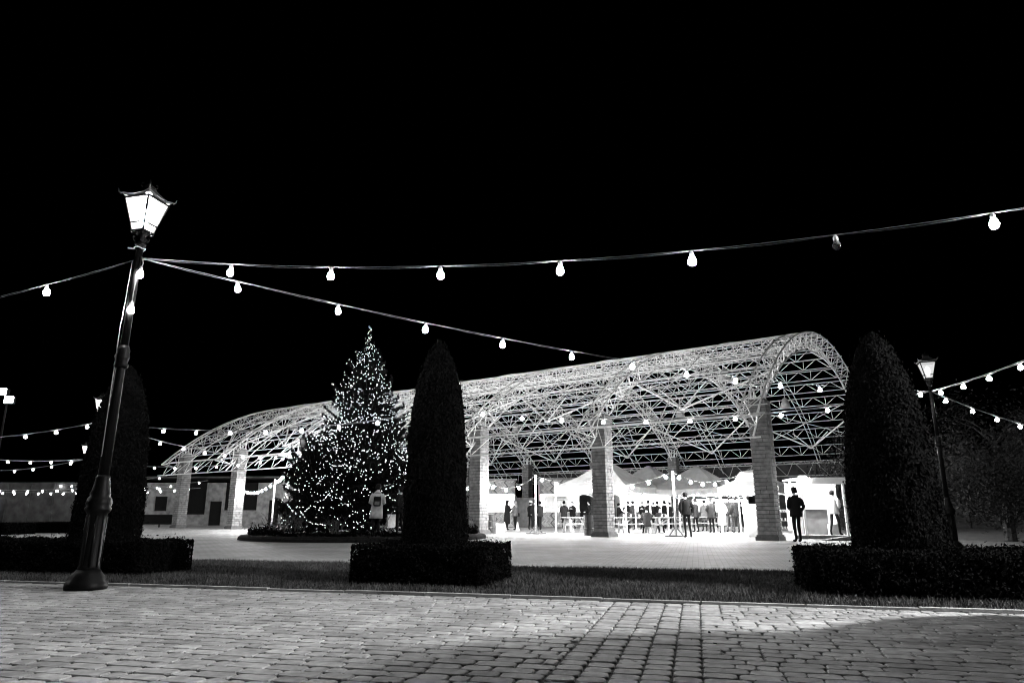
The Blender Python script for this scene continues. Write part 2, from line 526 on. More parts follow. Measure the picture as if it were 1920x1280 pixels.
# ---- columnar cypresses standing in the hedges
def cypress(label, e1, e2, H, rmax, n=62000, notch=False):
    p = walk(e1, e2)
    root = thing('cypress_tree', label, 'cypress', p, random.uniform(0, 6), 'columnar cypresses in the hedges')
    MB().tube([(0, 0, 0), (0.01, 0, .5), (0, .01, H * .8)], [.07, .06, .02], 8).build('trunk', 'bark', root)
    def prof(t):      # radius over height fraction
        t = np.asarray(t)
        return rmax * np.interp(t, [0, .06, .3, .55, .7, .8, .88, .94, .98, 1], [.95, 1, .97, .89, .80, .68, .52, .36, .18, .02])
    t = rng.beta(1.05, 0.95, n)
    th = rng.uniform(0, 2 * math.pi, n)
    lump = 1 + .025 * np.sin(th * 5 + t * 21) + .02 * np.sin(th * 9 - t * 33) + .025 * np.sin(th * 2 + 5 * t)
    r = prof(t) * lump * (1 - np.abs(rng.normal(0, .05, n))) + .008 * rng.normal(0, 1, n) + (rng.random(n) < .03) * np.abs(rng.normal(0, .035, n))
    z = .12 + t * (H - .12)
    P = np.stack([r * np.cos(th), r * np.sin(th), z + rng.normal(0, .02, n)], 1)
    if notch:
        k = t > .94
        P[k, 0] += np.where(rng.random(k.sum()) < .4, -.035, .03); P[k, 2] += np.where(P[k, 0] > 0, .04, -.04)
    Nn = np.stack([np.cos(th), np.sin(th), .25 + 0 * th], 1)
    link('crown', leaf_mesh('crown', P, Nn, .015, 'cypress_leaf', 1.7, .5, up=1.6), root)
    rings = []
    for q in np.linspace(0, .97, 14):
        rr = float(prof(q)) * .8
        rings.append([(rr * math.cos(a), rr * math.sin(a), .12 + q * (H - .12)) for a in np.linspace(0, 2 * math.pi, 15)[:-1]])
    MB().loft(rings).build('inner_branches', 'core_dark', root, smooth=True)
    return root
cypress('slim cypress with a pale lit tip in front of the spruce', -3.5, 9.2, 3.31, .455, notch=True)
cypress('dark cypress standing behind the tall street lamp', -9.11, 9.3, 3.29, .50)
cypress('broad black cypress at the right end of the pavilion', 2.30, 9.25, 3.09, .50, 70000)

# ---- fallen leaves on paving, kerb and lawn edge
k = 520
e_ = np.concatenate([rng.uniform(-9, 8, k // 2), rng.uniform(-6, 8, k - k // 2)]); f_ = np.concatenate([rng.uniform(2.5, 7.6, k // 2), 7.6 + rng.normal(0, .35, k - k // 2)])
c, s = math.cos(W_ANG), math.sin(W_ANG)
P = np.stack([e_ * c - f_ * s, e_ * s + f_ * c, np.where(f_ > 7.66, .075, .037)], 1)
fl_ = link('fallen_leaves', leaf_mesh('fallen_leaves', P, np.tile((0, 0, 1.), (k, 1)), .017, 'dry_leaf', 1.3, .25))
tag(fl_, 'small dry leaves scattered over the paved walk', 'leaves', None, 'stuff')

# ---- out of view: hedge block added to keep lamp light off the pavilion
def screen(label, a0, a1, b0, b1, H):
    root = thing('light_blocking_hedge', label, 'hedge', walk((a0 + a1) / 2, (b0 + b1) / 2), W_ANG)
    lx, ly = a1 - a0, b1 - b0
    MB().box((0, 0, H / 2), (lx - .1, ly - .1, H - .05)).build('twig_core', 'core_dark', root)
    k = 16000
    P = rng.uniform(-.5, .5, (k, 3)); ax = rng.choice(3, k, p=(.15, .75, .1)); P[np.arange(k), ax] = np.sign(P[np.arange(k), ax]) * .5
    P = np.stack([P[:, 0] * lx, P[:, 1] * ly, (P[:, 2] + .5) * H], 1) + rng.normal(0, .03, (k, 3)); P[:, 2] = np.maximum(P[:, 2], .02)
    link('foliage', leaf_mesh('foliage', P, np.zeros((k, 3)), .05, 'hedge_leaf'), root)
screen('tall hedge block added out of view behind the right street lamp to stop its light', 5.75, 10.5, 7.85, 8.5, 5.5)
# ================================================================== STREET LAMPS
def lamp_meshes():
    D = {}
    D['base'] = MB().lathe([(.225, 0), (.235, .03), (.228, .08), (.20, .11), (.19, .15), (.155, .19), (.128, .23)], n=20).mesh('base', 'cast_iron', True)
    D['pedestal'] = MB().lathe([(.128, .20), (.112, .28), (.105, .82), (.110, .88), (.138, .91), (.148, .94), (.132, .965), (.145, 1.0), (.132, 1.06), (.108, 1.09), (.114, 1.12), (.102, 1.16), (.090, 1.22), (.078, 1.30), (.082, 1.325), (.064, 1.345)], n=16).mesh('pedestal', 'cast_iron', True)
    fl = MB()
    for k in range(8):
        a = 2 * math.pi * k / 8
        fl.tube([(.110 * math.cos(a), .110 * math.sin(a), .26), (.104 * math.cos(a), .104 * math.sin(a), .86)], .013, 6)
    D['flute'] = fl.mesh('flute', 'cast_iron', True)
    D['pole'] = MB().lathe([(.064, 1.34), (.056, 2.72), (.056, 2.75)], n=14).mesh('pole', 'cast_iron', True)
    D['collar'] = MB().lathe([(.064, 2.70), (.082, 2.72), (.088, 2.75), (.070, 2.78), (.080, 2.82), (.090, 2.86), (.074, 2.90), (.082, 2.94), (.058, 3.0)], n=14).mesh('collar', 'cast_iron', True)
    D['upper_pole'] = MB().lathe([(.050, 2.98), (.044, 4.40)], n=14).mesh('upper_pole', 'cast_iron', True)
    nb = MB().lathe([(.05, 4.38), (.075, 4.41), (.06, 4.43), (.05, 4.45), (.075, 4.49), (.045, 4.53), (.08, 4.565), (.09, 4.575)], n=14)
    for k in range(4):
        a = math.pi / 2 * k + math.pi / 4
        ca, sa = math.cos(a), math.sin(a)
        nb.tube([(.05 * ca, .05 * sa, 4.44), (.09 * ca, .09 * sa, 4.47), (.10 * ca, .10 * sa, 4.51), (.07 * ca, .07 * sa, 4.52)], .009, 5)
        nb.tube([(.07 * ca, .07 * sa, 4.555), (.13 * ca, .13 * sa, 4.565), (.145 * ca, .145 * sa, 4.61)], .009, 5)
    D['neck'] = nb.mesh('neck', 'cast_iron', True)
    z0, z1, z2 = 4.60, 4.70, 5.04
    r0, r1, r2 = .125, .160, .275           # corner radii
    ang = [math.pi / 4 + math.pi / 2 * k for k in range(4)]
    corner = lambda r, z, k: Vector((r * math.cos(ang[k % 4]), r * math.sin(ang[k % 4]), z))
    D['pane'] = []; D['low_pane'] = []
    for k in range(4):
        D['pane'].append(MB().add([corner(r1 * .97, z1 + .012, k), corner(r1 * .97, z1 + .012, k + 1), corner(r2 * .965, z2, k + 1), corner(r2 * .965, z2, k)], [(0, 1, 2, 3)]))
        D['low_pane'].append(MB().add([corner(r0 * .96, z0, k), corner(r0 * .96, z0, k + 1), corner(r1 * .96, z1 - .006, k + 1), corner(r1 * .96, z1 - .006, k)], [(0, 1, 2, 3)]))
    fr = MB()
    for k in range(4):
        fr.tube([corner(r0, z0 - .02, k), corner(r1, z1, k), corner(r2, z2 + .01, k)], .014, 5)
        for r, z, w in ((r0, z0, .011), (r1, z1, .011), (r2, z2, .016)):
            fr.tube([corner(r, z, k), corner(r, z, k + 1)], w, 5)
    fr.lathe([(.09, z0 - .03), (.10, z0 - .005)], n=10)
    D['frame'] = fr.mesh('frame', 'lantern_bar')
    rf = MB()
    rings = []
    for s, z in ((.295, 5.05), (.330, 5.065), (.27, 5.10), (.19, 5.15), (.12, 5.20), (.085, 5.24)):
        ring = []
        for k in range(4):
            a, b = corner(1, 0, k), corner(1, 0, k + 1)
            lift = .05 if s > .32 else (.03 if s > .28 else 0)
            for t in (0, .25, .5, .75):
                p = a.lerp(b, t)
                f = abs(t - .5) * 2
                ring.append((p.x * s, p.y * s, z + lift * f * f))
        rings.append(ring)
    rf.loft(rings)
    D['roof'] = rf.mesh('roof', 'lamp_frame')
    D['corner_tip'] = [MB().tube([corner(.315, 5.09, k), corner(.345, 5.11, k), corner(.360, 5.155, k)], [.014, .010, .005], 5).mesh('corner_tip', 'lamp_frame') for k in range(4)]
    cr = MB().lathe([(.075, 5.23), (.09, 5.25), (.05, 5.28), (.025, 5.31), (.015, 5.35), (.002, 5.38)], n=12)
    for k in range(4):
        a = ang[k]; ca, sa = math.cos(a), math.sin(a)
        cr.tube([(.07 * ca, .07 * sa, 5.24), (.10 * ca, .10 * sa, 5.27), (.095 * ca, .095 * sa, 5.31), (.07 * ca, .07 * sa, 5.31)], .008, 5)
    D['crown'] = cr.mesh('crown', 'cast_iron', True)
    return D
LM = lamp_meshes()
PANES = {}
for mname in ('lantern_pane', 'lantern_pane_dim', 'plaster'):
    PANES[mname] = ([b.mesh('pane', mname) for b in LM['pane']], [b.mesh('low_pane', mname) for b in LM['low_pane']])
LBULB = {k: MB().lathe([(.012, 4.68), (.045, 4.72), (.058, 4.80), (.050, 4.88), (.02, 4.93)], n=10).mesh('mantle', m, True) for k, m in (('strong', 'lamp_strong'), ('mid', 'lamp_mid'), ('dim', 'lamp_dim'))}
LBULB['side'] = MB().lathe([(.04, 4.64), (.10, 4.70), (.14, 4.82), (.14, 4.92), (.05, 4.99)], n=12).mesh('mantle', 'lamp_side', True)
def street_lamp(label, loc, rz, pane, bulb=None):
    root = thing('street_lamp', label, 'street lamp', loc, rz, 'old style street lamps')
    for k in ('base', 'pedestal', 'flute', 'pole', 'collar', 'upper_pole', 'neck'):
        link(k, LM[k], root)
    fr = link('lantern_frame', LM['frame'], root)
    for me in PANES[pane][0]: link('pane', me, fr)
    for me in PANES[pane][1]: link('low_pane', me, fr)
    if bulb: link('mantle', LBULB[bulb], root)
    rf = link('lantern_roof', LM['roof'], root)
    for me in LM['corner_tip']: link('corner_tip', me, rf)
    link('crown', LM['crown'], rf)
    return root
L1 = walk(-7.12, 7.08, 0.03)
L2 = walk(6.95, 7.18, 0.0)
LB, LC, LD = walk(-21.3, 20.7), walk(-7.38, 20.75), walk(6.58, 21.2)
LE, LF = walk(-36.7, 35.0), walk(-21.4, 34.9)
L0 = walk(-21.0, 7.2)
LR = walk(20.5, 21.0)
lamp1 = street_lamp('tall lit street lamp in the left foreground, festoon cables tied to its pole', L1, R(76), 'lantern_pane', 'strong')
street_lamp('street lamp beyond the right edge of the picture', L2, R(34), 'lantern_pane', 'side')
street_lamp('lit street lamp in the square, left of the dark cypress and the tall lamp', LB, R(20), 'lantern_pane', 'mid')
street_lamp('lit street lamp mostly hidden behind the slim middle cypress', LC, R(20), 'lantern_pane', 'mid')
street_lamp('lit street lamp right of the broad black cypress', LD, R(70), 'lantern_pane_dim', 'dim')
street_lamp('smallest, farthest lit street lamp at far left', LE, R(20), 'lantern_pane', 'mid')
street_lamp('unlit street lamp behind the small lit tree', LF, R(20), 'plaster')
lamp1.rotation_euler = (Matrix.Rotation(R(.9), 3, 'Y') @ Matrix.Rotation(R(76), 3, 'Z')).to_euler()   # leans a little, pulled by the cables
LT = L1 + Vector((.067, 0, 0))
# ================================================================== FESTOON LIGHTS
def bulb_meshes(suffix, m, r=.042, n=10):
    pr = [(.004, -.155), (.6 * r, -.148), (.92 * r, -.13), (r, -.108), (.9 * r, -.085), (.62 * r, -.062), (.40 * r, -.045)]
    return MB().lathe(pr, n=n).mesh('bulb', m, True)
SOCK = MB().lathe([(.018, -.055), (.024, -.05), (.024, -.012), (.015, -.004), (.012, .012)], n=8).mesh('socket', 'socket', True)
BULB = {'near': bulb_meshes('near', 'bulb_near'), 'far': bulb_meshes('far', 'bulb_far', .055, 7), 'mid': bulb_meshes('mid', 'bulb_mid', .05, 7), 'market': bulb_meshes('market', 'bulb_market', .052, 7),
        'dead': bulb_meshes('dead', 'dead_bulb_glass')}
def festoon(label, p0, p1, sag, spacing, kind, first=None, r=.0032, dead=(), group='festoon lights over the square', nmax=99, span=None):
    p0, p1 = Vector(p0), Vector(p1)
    L = (p1 - p0).length
    root = thing('festoon_light', label, 'string light', p0, 0, group)
    at = lambda s: (p1 - p0) * (s / L) - Vector((0, 0, 4 * sag * (s / L) * (1 - s / L)))
    pts = []
    ns = max(10, int(L / .35))
    for i in range(ns + 1):
        s = L * i / ns
        p = at(s)
        pts.append(p)
    w = MB().tube(pts, r, 5)
    # second lead, loosely twisted, sagging a little between the sockets
    pts2 = [at(L * i / ns) - Vector((0, 0, r * 1.6 + .018 * abs(math.sin(math.pi * (L * i / ns) / spacing)))) for i in range(ns + 1)]
    w.tube(pts2, r * .8, 4)
    w.build('wire', 'cable', root, smooth=True)
    s = spacing if first is None else first
    i = 0
    while s < L - .25 and i < nmax:
        p = at(s) - Vector((0, 0, .015))
        b = link('bulb', BULB['dead' if i in dead else kind], root, p)
        b.rotation_euler = (random.uniform(-.12, .12), random.uniform(-.12, .12), random.uniform(0, 6))
        link('socket', SOCK, b)
        s += spacing; i += 1
    return root
def up(v, z): return Vector((v.x, v.y, z))
ZT = 4.25
festoon('upper festoon line running right from the tall lamp, one bulb dead', up(LT, ZT) + Vector((.05, 0, 0)), up(L2, ZT), .60, 1.43, 'near', 1.42, dead=(5,))
festoon('festoon line from the tall lamp down across the pavilion to the right lamp', up(LT, ZT) + Vector((.05, .03, 0)), up(LD, ZT), .42, 1.48, 'near', 1.22)
festoon('festoon line leaving the picture at left from the tall lamp', up(LT, ZT - .03) - Vector((.05, 0, 0)), up(L0, ZT), .6, 1.43, 'near', 1.43)
dl = thing('festoon_light', 'loose festoon end with two bulbs hanging down the tall lamp pole', 'string light', up(LT, 0), 0, 'festoon lights over the square')
cb = [(.06, -.03, 4.25), (.10, -.04, 4.16), (.085, -.05, 4.08), (.05, -.07, 3.95), (.045, -.08, 3.72), (.04, -.07, 3.62)]
MB().tube(cb, .007, 5).tube([(-.055, -.03, 4.2), (-.075, -.04, 3.4), (-.08, -.05, 3.3), (-.07, -.06, 1.6)], .006, 5).build('wire', 'cable', dl, smooth=True)
for q in ((.085, -.05, 4.10), (.04, -.07, 3.60)):
    b = link('bulb', BULB['near'], dl, q); link('socket', SOCK, b)
tie = MB().tube([(.07 * math.cos(a), .07 * math.sin(a), 4.38 + .01 * math.sin(3 * a)) for a in np.linspace(0, 6.6, 16)], .007, 5).tube([(-.06, -.03, 4.37), (-.13, -.05, 4.375)], .01, 5)
tie.build('cable_tie', 'cable', dl)
festoon('festoon line across the square in front of the pavilion piers', up(LC, ZT), up(LD, ZT), .55, 1.28, 'far', 1.0, r=.008)
festoon('festoon line from the left square lamp past the lit spruce', up(LB, ZT), up(LC, ZT), .5, 1.4, 'far', 2.9, r=.008)
festoon('festoon line leaving the left square lamp towards the left edge', up(LB, ZT), up(walk(-35.2, 20.6), ZT), .5, 1.4, 'far', .5, r=.008)
festoon('festoon line from the right lamp towards the viewer', up(LD, ZT), up(L2, ZT), .3, 1.45, 'far', .75, r=.008)
festoon('festoon line from the right lamp into the trees', up(LD, ZT), up(LD, 4.1) + Vector((.853, .523, 0)) * 17, .62, 1.43, 'far', .75, r=.008)
festoon('far festoon line from the left square lamp to the unlit lamp', up(LB, ZT), up(LF, ZT), .55, 1.4, 'far', 3.2, r=.009)
festoon('far festoon line between the farthest lamp and the unlit lamp', up(LE, ZT), up(LF, ZT), .6, 1.45, 'far', 1.0, r=.010)
festoon('far festoon line from the farthest lamp to the left edge', up(LE, ZT), up(walk(-51, 35), ZT), .6, 1.45, 'far', 1.0, r=.010)
festoon('far festoon line slanting from the farthest lamp towards the left front', up(LE, ZT), up(walk(-35.5, 20.7), ZT), .5, 1.45, 'far', 1.0, r=.010)
festoon('lowest far festoon line along the wall at left', up(walk(-36.5, 42), 3.6), up(walk(-54, 46), 3.5), .4, 1.5, 'far', .8, r=.010)
festoon('second lowest far festoon line along the wall at left', up(walk(-37.0, 47), 3.5), up(walk(-58, 50), 3.5), .5, 1.5, 'far', .9, r=.010)

for i, (a_, b_, z_, n_) in enumerate(((walk(-33.5, 36.5), walk(-52, 38), 2.75, 'nearest'), (walk(-35, 40.5), walk(-56, 43), 2.75, 'middle'), (walk(-36, 45), walk(-60, 47), 2.85, 'farthest'))):
    festoon(f'{n_} of the three head height festoon lines before the left wall', up(a_, z_), up(b_, z_), .25, 1.35, 'far', .5 + .3 * i, r=.010)
# bright twin floodlight high on a mast at the left edge
mp_ = ground(-32, 1001)
mast = thing('floodlight_mast', 'tall mast with two glaring floodlights at the left edge', 'floodlight', mp_, 0)
MB().tube([(0, 0, 0), (0, 0, 6.9)], [.07, .045], 8).build('pole', 'void', mast)
for dx, dz in ((-.22, 6.75), (.2, 6.35)):
    h_ = MB().box((dx, -.1, dz), (.46, .16, .34)).build('floodlight_head', 'cast_iron', mast)
    MB().box((dx, -.185, dz), (.42, .01, .30)).build('lens', 'mast_light', h_)
# ================================================================== THE PAVILION
BAY = 6.72; NB = 6; SPAN = 23.2
pavi = thing('pavilion', 'long open pavilion of white lattice steel arches on stone piers', 'pavilion', PAV_O, PAV_ANG)
PIER_H = 5.05; PWID = 0.66
def pier_bricks(i):
    """blocks of course i: list of (x0,x1,y0,y1)"""
    a = PWID / 2; t = .15
    s = .14 if i % 2 else -.10
    s += random.uniform(-.06, .06)
    g = .006
    bl = [(-a, s - g, -a, -a + t), (s + g, a, -a, -a + t),
          (-a, -s - g, a - t, a), (-s + g, a, a - t, a),
          (a - t, a, -a + t + g, s - g), (a - t, a, s + g, a - t - g),
          (-a, -a + t, -a + t + g, -s - g), (-a, -a + t, -s + g, a - t - g)]
    return bl
def block(mb, x0, x1, y0, y1, z0, z1):
    j = lambda: random.uniform(-.010, .012)
    cx, cy_ = (x0 + x1) / 2, (y0 + y1) / 2
    ox = (j() if abs(cx) > .15 else 0) * (1 if cx > 0 else -1); oy = (j() if abs(cy_) > .15 else 0) * (1 if cy_ > 0 else -1)
    mb.box((cx + ox, cy_ + oy, (z0 + z1) / 2), (x1 - x0, y1 - y0, z1 - z0))
CH = .142
for row, y in ((0, 0.0), (1, SPAN)):
    for k in range(NB + 1):
        x = -k * BAY
        lab = None
        pier = MB().box((0, 0, PIER_H / 2), (PWID - .05, PWID - .05, PIER_H)).build('pier', 'pier_mortar', pavi, loc=(x, y, 0))
        pl = MB().box((0, 0, .07), (PWID + .16, PWID + .16, .14)).box((0, 0, .17), (PWID + .09, PWID + .09, .06)).build('plinth', 'plinth_stone', pier)
        single_ = row == 0 and k in (0, 1)
        joined = MB()
        i = 0; z = .205
        while z < PIER_H - .05:
            for q in pier_bricks(i):
                if single_ and (q[2] < -.3 or q[1] > .3):
                    b = MB(); block(b, *q, z, z + CH - .017); b.build('stone_block', 'pier_stone', pier)
                else:
                    block(joined, *q, z, z + CH - .017)
            z += CH; i += 1
        tag(joined.build('stone_block_courses', 'pier_stone', pier), kind='stuff')
        hd = MB().box((0, 0, PIER_H + .03), (.5, .5, .05))
        for sx in (-1, 1):
            for sy in (-1, 1):
                hd.tube([(sx * .2, sy * .2, PIER_H + .05), (sx * .2, sy * .2, PIER_H + .5)], .035, 6)
        hd.build('bearing', 'white_steel', pier)

# ---- arch geometry: circle through the eaves
EAVE_OUT = 1.55; Z_E = 4.25; RISE = 5.5
hw = SPAN / 2 + EAVE_OUT
RAD = (hw * hw + RISE * RISE) / (2 * RISE)
CZ = Z_E + RISE - RAD
A0 = math.asin(hw / RAD)
DEP = .85
def arc(t, r=RAD, x=0.0):
    """t from 0 (front eave) to 1 (back eave)"""
    a = -A0 + 2 * A0 * t
    return Vector((x, SPAN / 2 + r * math.sin(a), CZ + r * math.cos(a)))
X0, X1 = -NB * BAY - .45, .45
RC, RS = .032, .0165
NP = 25
def put_struts(part, segs, r, single_=False, n=5):
    if single_:
        for a, b in segs:
            MB().tube([a, b], r, n, cap=False).build('strut', 'white_steel', part)
    else:
        m = MB()
        for a, b in segs: m.tube([a, b], r, n, cap=False)
        tag(m.build('lattice_struts', 'white_steel', part), kind='stuff')
# main arches: two outer chords and one inner chord
for k in range(NB + 1):
    x = -k * BAY
    inner = [arc(i / 48, RAD - DEP, x) for i in range(49)]
    arch = MB().tube(inner, RC * 1.15, 6).build('arch_truss', 'white_steel', pavi, smooth=True)
    for sx in (-.34, .34):
        MB().tube([arc(i / 48, RAD, x + sx) for i in range(49)], RC * 1.1, 6).build('outer_chord', 'white_steel', arch, smooth=True)
    segs = []
    for i in range(NP):
        t0, t1, tm = i / NP, (i + 1) / NP, (i + .5) / NP
        for sx in (-.34, .34):
            segs.append((arc(t0, RAD, x + sx), arc(tm, RAD - DEP, x)))
            segs.append((arc(tm, RAD - DEP, x), arc(t1, RAD, x + sx)))
        segs.append((arc(t0, RAD, x - .34), arc(t0, RAD, x + .34)))
        segs.append((arc(t0, RAD, x - .34), arc(t1, RAD, x + .34)))
    put_struts(arch, segs, RS, single_=(k == 0))
# light ribs half-way
for k in range(NB):
    x = -(k + .5) * BAY
    MB().tube([arc(i / 40, RAD + .03, x) for i in range(41)], RC * .7, 6).build('light_rib', 'white_steel', pavi, smooth=True)
    MB().tube([arc(i / 40, RAD - DEP * .75, x) for i in range(41)], RC * .7, 6).build('light_rib', 'white_steel', pavi, smooth=True)
# purlin trusses along the vault
NPUR = 19
for j in range(NPUR):
    t = .004 + .992 * j / (NPUR - 1)
    d = .60
    pA0, pA1 = arc(t, RAD - .02, X0), arc(t, RAD - .02, X1)
    w = max(0.0, min(1.0, (abs(t - .5) - .18) / .16))        # upright near the crown, lying in the slope near the eaves
    tb = t + (-.019 if t < .5 else .019) * w if 0 < j < NPUR - 1 else t + (.017 if t < .5 else -.017)
    d = .60 - .28 * w
    pB0, pB1 = arc(tb, RAD - d, X0), arc(tb, RAD - d, X1)
    pur = MB().tube([pA0, pA1], RC * .8, 6).build('purlin_truss', 'white_steel', pavi, smooth=True)
    MB().tube([pB0, pB1], RC * .7, 6).build('lower_chord', 'white_steel', pur, smooth=True)
    segs = []
    n = int((X1 - X0) / 1.35)
    for i in range(n):
        a, b, c_ = i / n, (i + .5) / n, (i + 1) / n
        segs.append((pA0.lerp(pA1, a), pB0.lerp(pB1, b)))
        segs.append((pB0.lerp(pB1, b), pA0.lerp(pA1, c_)))
        segs.append((pB0.lerp(pB1, b), pA0.lerp(pA1, b)))
    put_struts(pur, segs, RS * .85)
    if j in (0, NPUR - 1):     # eave girder: a third chord below
        tc_ = -.018 if j == 0 else 1.018
        pC0, pC1 = arc(tc_, RAD - .35, X0) - Vector((0, 0, .12)), arc(tc_, RAD - .35, X1) - Vector((0, 0, .12))
        eg = MB().tube([pC0, pC1], RC, 6).build('eave_chord', 'white_steel', pavi, smooth=True)
        segs = []
        for i in range(n):
            a, b, c_ = i / n, (i + .5) / n, (i + 1) / n
            segs.append((pB0.lerp(pB1, a), pC0.lerp(pC1, b))); segs.append((pC0.lerp(pC1, b), pB0.lerp(pB1, c_)))
        put_struts(eg, segs, RS * .85)
# V braces with node plates along both slopes
for side in (0, 1):
    for k in range(NB):
        for tlo, thi in ((.085, .20),):
            f = (lambda q: q) if side == 0 else (lambda q: 1 - q)
            lo = arc(f(tlo), RAD - DEP - .1, -(k + .5) * BAY)
            br = None
            for kk in (k, k + 1):
                hi = arc(f(thi), RAD - DEP, -kk * BAY)
                if br is None:
                    br = MB().tube([lo, hi], .045, 6).lathe([(.02, -.05), (.13, -.04), (.13, .04), (.02, .05)], c=tuple(lo), n=8).build('v_brace', 'white_steel', pavi, smooth=False)
                else:
                    MB().tube([lo, hi], .045, 6).lathe([(.02, -.05), (.12, -.04), (.12, .04), (.02, .05)], c=tuple(hi), n=8).build('brace_arm', 'white_steel', br)
            for tt in (.06,):
                for dx in (-1.1, 1.1):
                    MB().tube([lo, arc(f(tlo + .02), RAD - .1, -(k + .5) * BAY + dx)], .03, 5).build('brace_stay', 'white_steel', br)
# diagonal wind bracing in some bays, on the outer skin
for k in range(NB):
    m = MB()
    for t0, t1 in ((.07, .21), (.79, .93)):
        m.tube([arc(t0, RAD - .05, -k * BAY), arc(t1, RAD - .05, -(k + 1) * BAY)], .018, 5, cap=False)
        m.tube([arc(t1, RAD - .05, -k * BAY), arc(t0, RAD - .05, -(k + 1) * BAY)], .018, 5, cap=False)
    tag(m.build('wind_bracing', 'white_steel', pavi), kind='stuff')

# ---- unlit bell lamps hanging in the vault
bell = MB().lathe([(.30, 0), (.29, .06), (.235, .30), (.17, .36), (.15, .52), (.10, .56), (.03, .60)], n=14).mesh('shade', 'grey_steel', True)
rim = MB().lathe([(.305, -.02), (.315, 0), (.305, .02)], n=14).mesh('rim', 'grey_steel', True)
ordn = ('first', 'second', 'third', 'fourth', 'fifth', 'sixth')
for row, ys, rname in ((0, 6.4, 'front'), (1, 16.9, 'back')):
    for k in range(NB):
        x = -(k + .5) * BAY
        zt = arc(.5, RAD - DEP, 0).z if False else CZ + math.sqrt((RAD - DEP * .75) ** 2 - (ys - SPAN / 2) ** 2)
        pl = thing('bell_lamp', f'unlit bell lamp hanging in the {rname} row of the vault, {ordn[k]} from the right end', 'pendant lamp', pav(x, ys, zt - 1.15), PAV_ANG, 'unlit bell lamps in the vault')
        link('shade', bell, pl); link('rim', rim, pl)
        MB().tube([(0, 0, .58), (0, 0, 1.13)], .02, 6).build('rod', 'grey_steel', pl)

# ================================================================== BACKGROUND BUILDINGS
def panel_wall(label, pA, pB, H, th, m, name='boundary_wall', panels=0, cat='wall'):
    pA, pB = Vector(pA), Vector(pB)
    d = pB - pA; L = d.length; a = math.atan2(d.y, d.x)
    root = thing(name, label, cat, pA, a)
    MB().box((L / 2, th / 2, H / 2), (L, th, H)).build('wall', m, root)
    MB().box((L / 2, th / 2, H + .05), (L + .1, th + .12, .1)).build('coping', m, root)
    for i in range(panels):
        w = L / panels
        MB().box((w * (i + .5), -.022, H * .5), (w - .14, .04, H - .3)).build('panel', m, root)
        MB().box((w * i, -.05, H * .5), (.10, .10, H)).build('post', m, root)
    return root
a, b = ground(-260, 986), ground(135, 986)
panel_wall('grey panelled wall far behind the left hedge under the festoon lights', a, b, 3.3, .3, 'plaster', panels=9)
# whitewashed low building with dark openings, seen between the left piers
bA, bB = ground(235, 984.5), ground(660, 984.5)
bl = thing('low_building', 'whitewashed low building with dark openings behind the left piers', 'building', bA, math.atan2((bB - bA).y, (bB - bA).x))
Lb = (bB - bA).length
H_b = 3.55
opens = [(2.2, 3.3, 1.2, 2.4), (4.6, 6.6, .9, 3.55), (6.95, 8.0, 0, 2.0), (8.2, 11.0, 1.25, 3.55), (12.0, 12.9, 0, 2.1), (14.0, 15.4, 1.0, 2.3)]
xs = sorted(set([0, Lb] + [q for o_ in opens for q in o_[:2]]))
wl = MB()
for i in range(len(xs) - 1):
    x0, x1 = xs[i], xs[i + 1]
    o_ = [q for q in opens if q[0] <= x0 + 1e-6 and q[1] >= x1 - 1e-6]
    if not o_: wl.box(((x0 + x1) / 2, .15, H_b / 2), (x1 - x0, .3, H_b))
    else:
        z0, z1 = o_[0][2:]
        if z0 > 0: wl.box(((x0 + x1) / 2, .15, z0 / 2), (x1 - x0, .3, z0))
        if z1 < H_b: wl.box(((x0 + x1) / 2, .15, (z1 + H_b) / 2), (x1 - x0, .3, H_b - z1))
wl.build('wall', 'whitewash', bl)
for (x0, x1, z0, z1) in opens:
    MB().box(((x0 + x1) / 2, .24, (z0 + z1) / 2), (x1 - x0 + .1, .1, z1 - z0 + .05)).build('shutter', 'void', bl)
    if z0 > .2: MB().box(((x0 + x1) / 2, -.04, z0 - .03), (x1 - x0 + .15, .1, .06)).build('sill', 'whitewash', bl)
MB().box((Lb / 2, 3, H_b + .45), (Lb, 6.6, .14)).build('roof', 'plaster_dark', bl)
pr = MB()
for i in range(9): pr.box((1.2 + i * .55, -.8, .32), (.42, .3, .06)).box((1.2 + i * .55, -.8, .16), (.06, .06, .3))
bn = thing('low_barrier', 'dark low barrier in front of the whitewashed building at left', 'barrier', ground(258, 988), math.atan2((bB - bA).y, (bB - bA).x))
MB().box((1.5, 0, .55), (3.2, .06, .7)).build('board', 'void', bn)
for q in (0.1, 1.5, 2.9): MB().box((q, .08, .4), (.07, .07, .8)).build('post', 'void', bn)
# dark tall wall closing the pavilion at the back
pA, pB = pav(8.0, SPAN + 6.5), pav(-30, SPAN + 6.5)
back = thing('back_wall', 'dark rendered wall closing the square behind the market stalls', 'wall', pB, PAV_ANG)
Lw = (pA - pB).length
MB().box((Lw / 2, .2, 2.35), (Lw, .4, 4.7)).build('wall', 'plaster_dark', back)
MB().box((Lw / 2, .2, 4.75), (Lw + .1, .5, .1)).build('coping', 'plaster_dark', back)
for i in range(9): MB().box((2 + i * 4.6, -.06, 2.3), (.35, .12, 4.6)).build('pilaster', 'plaster_dark', back)
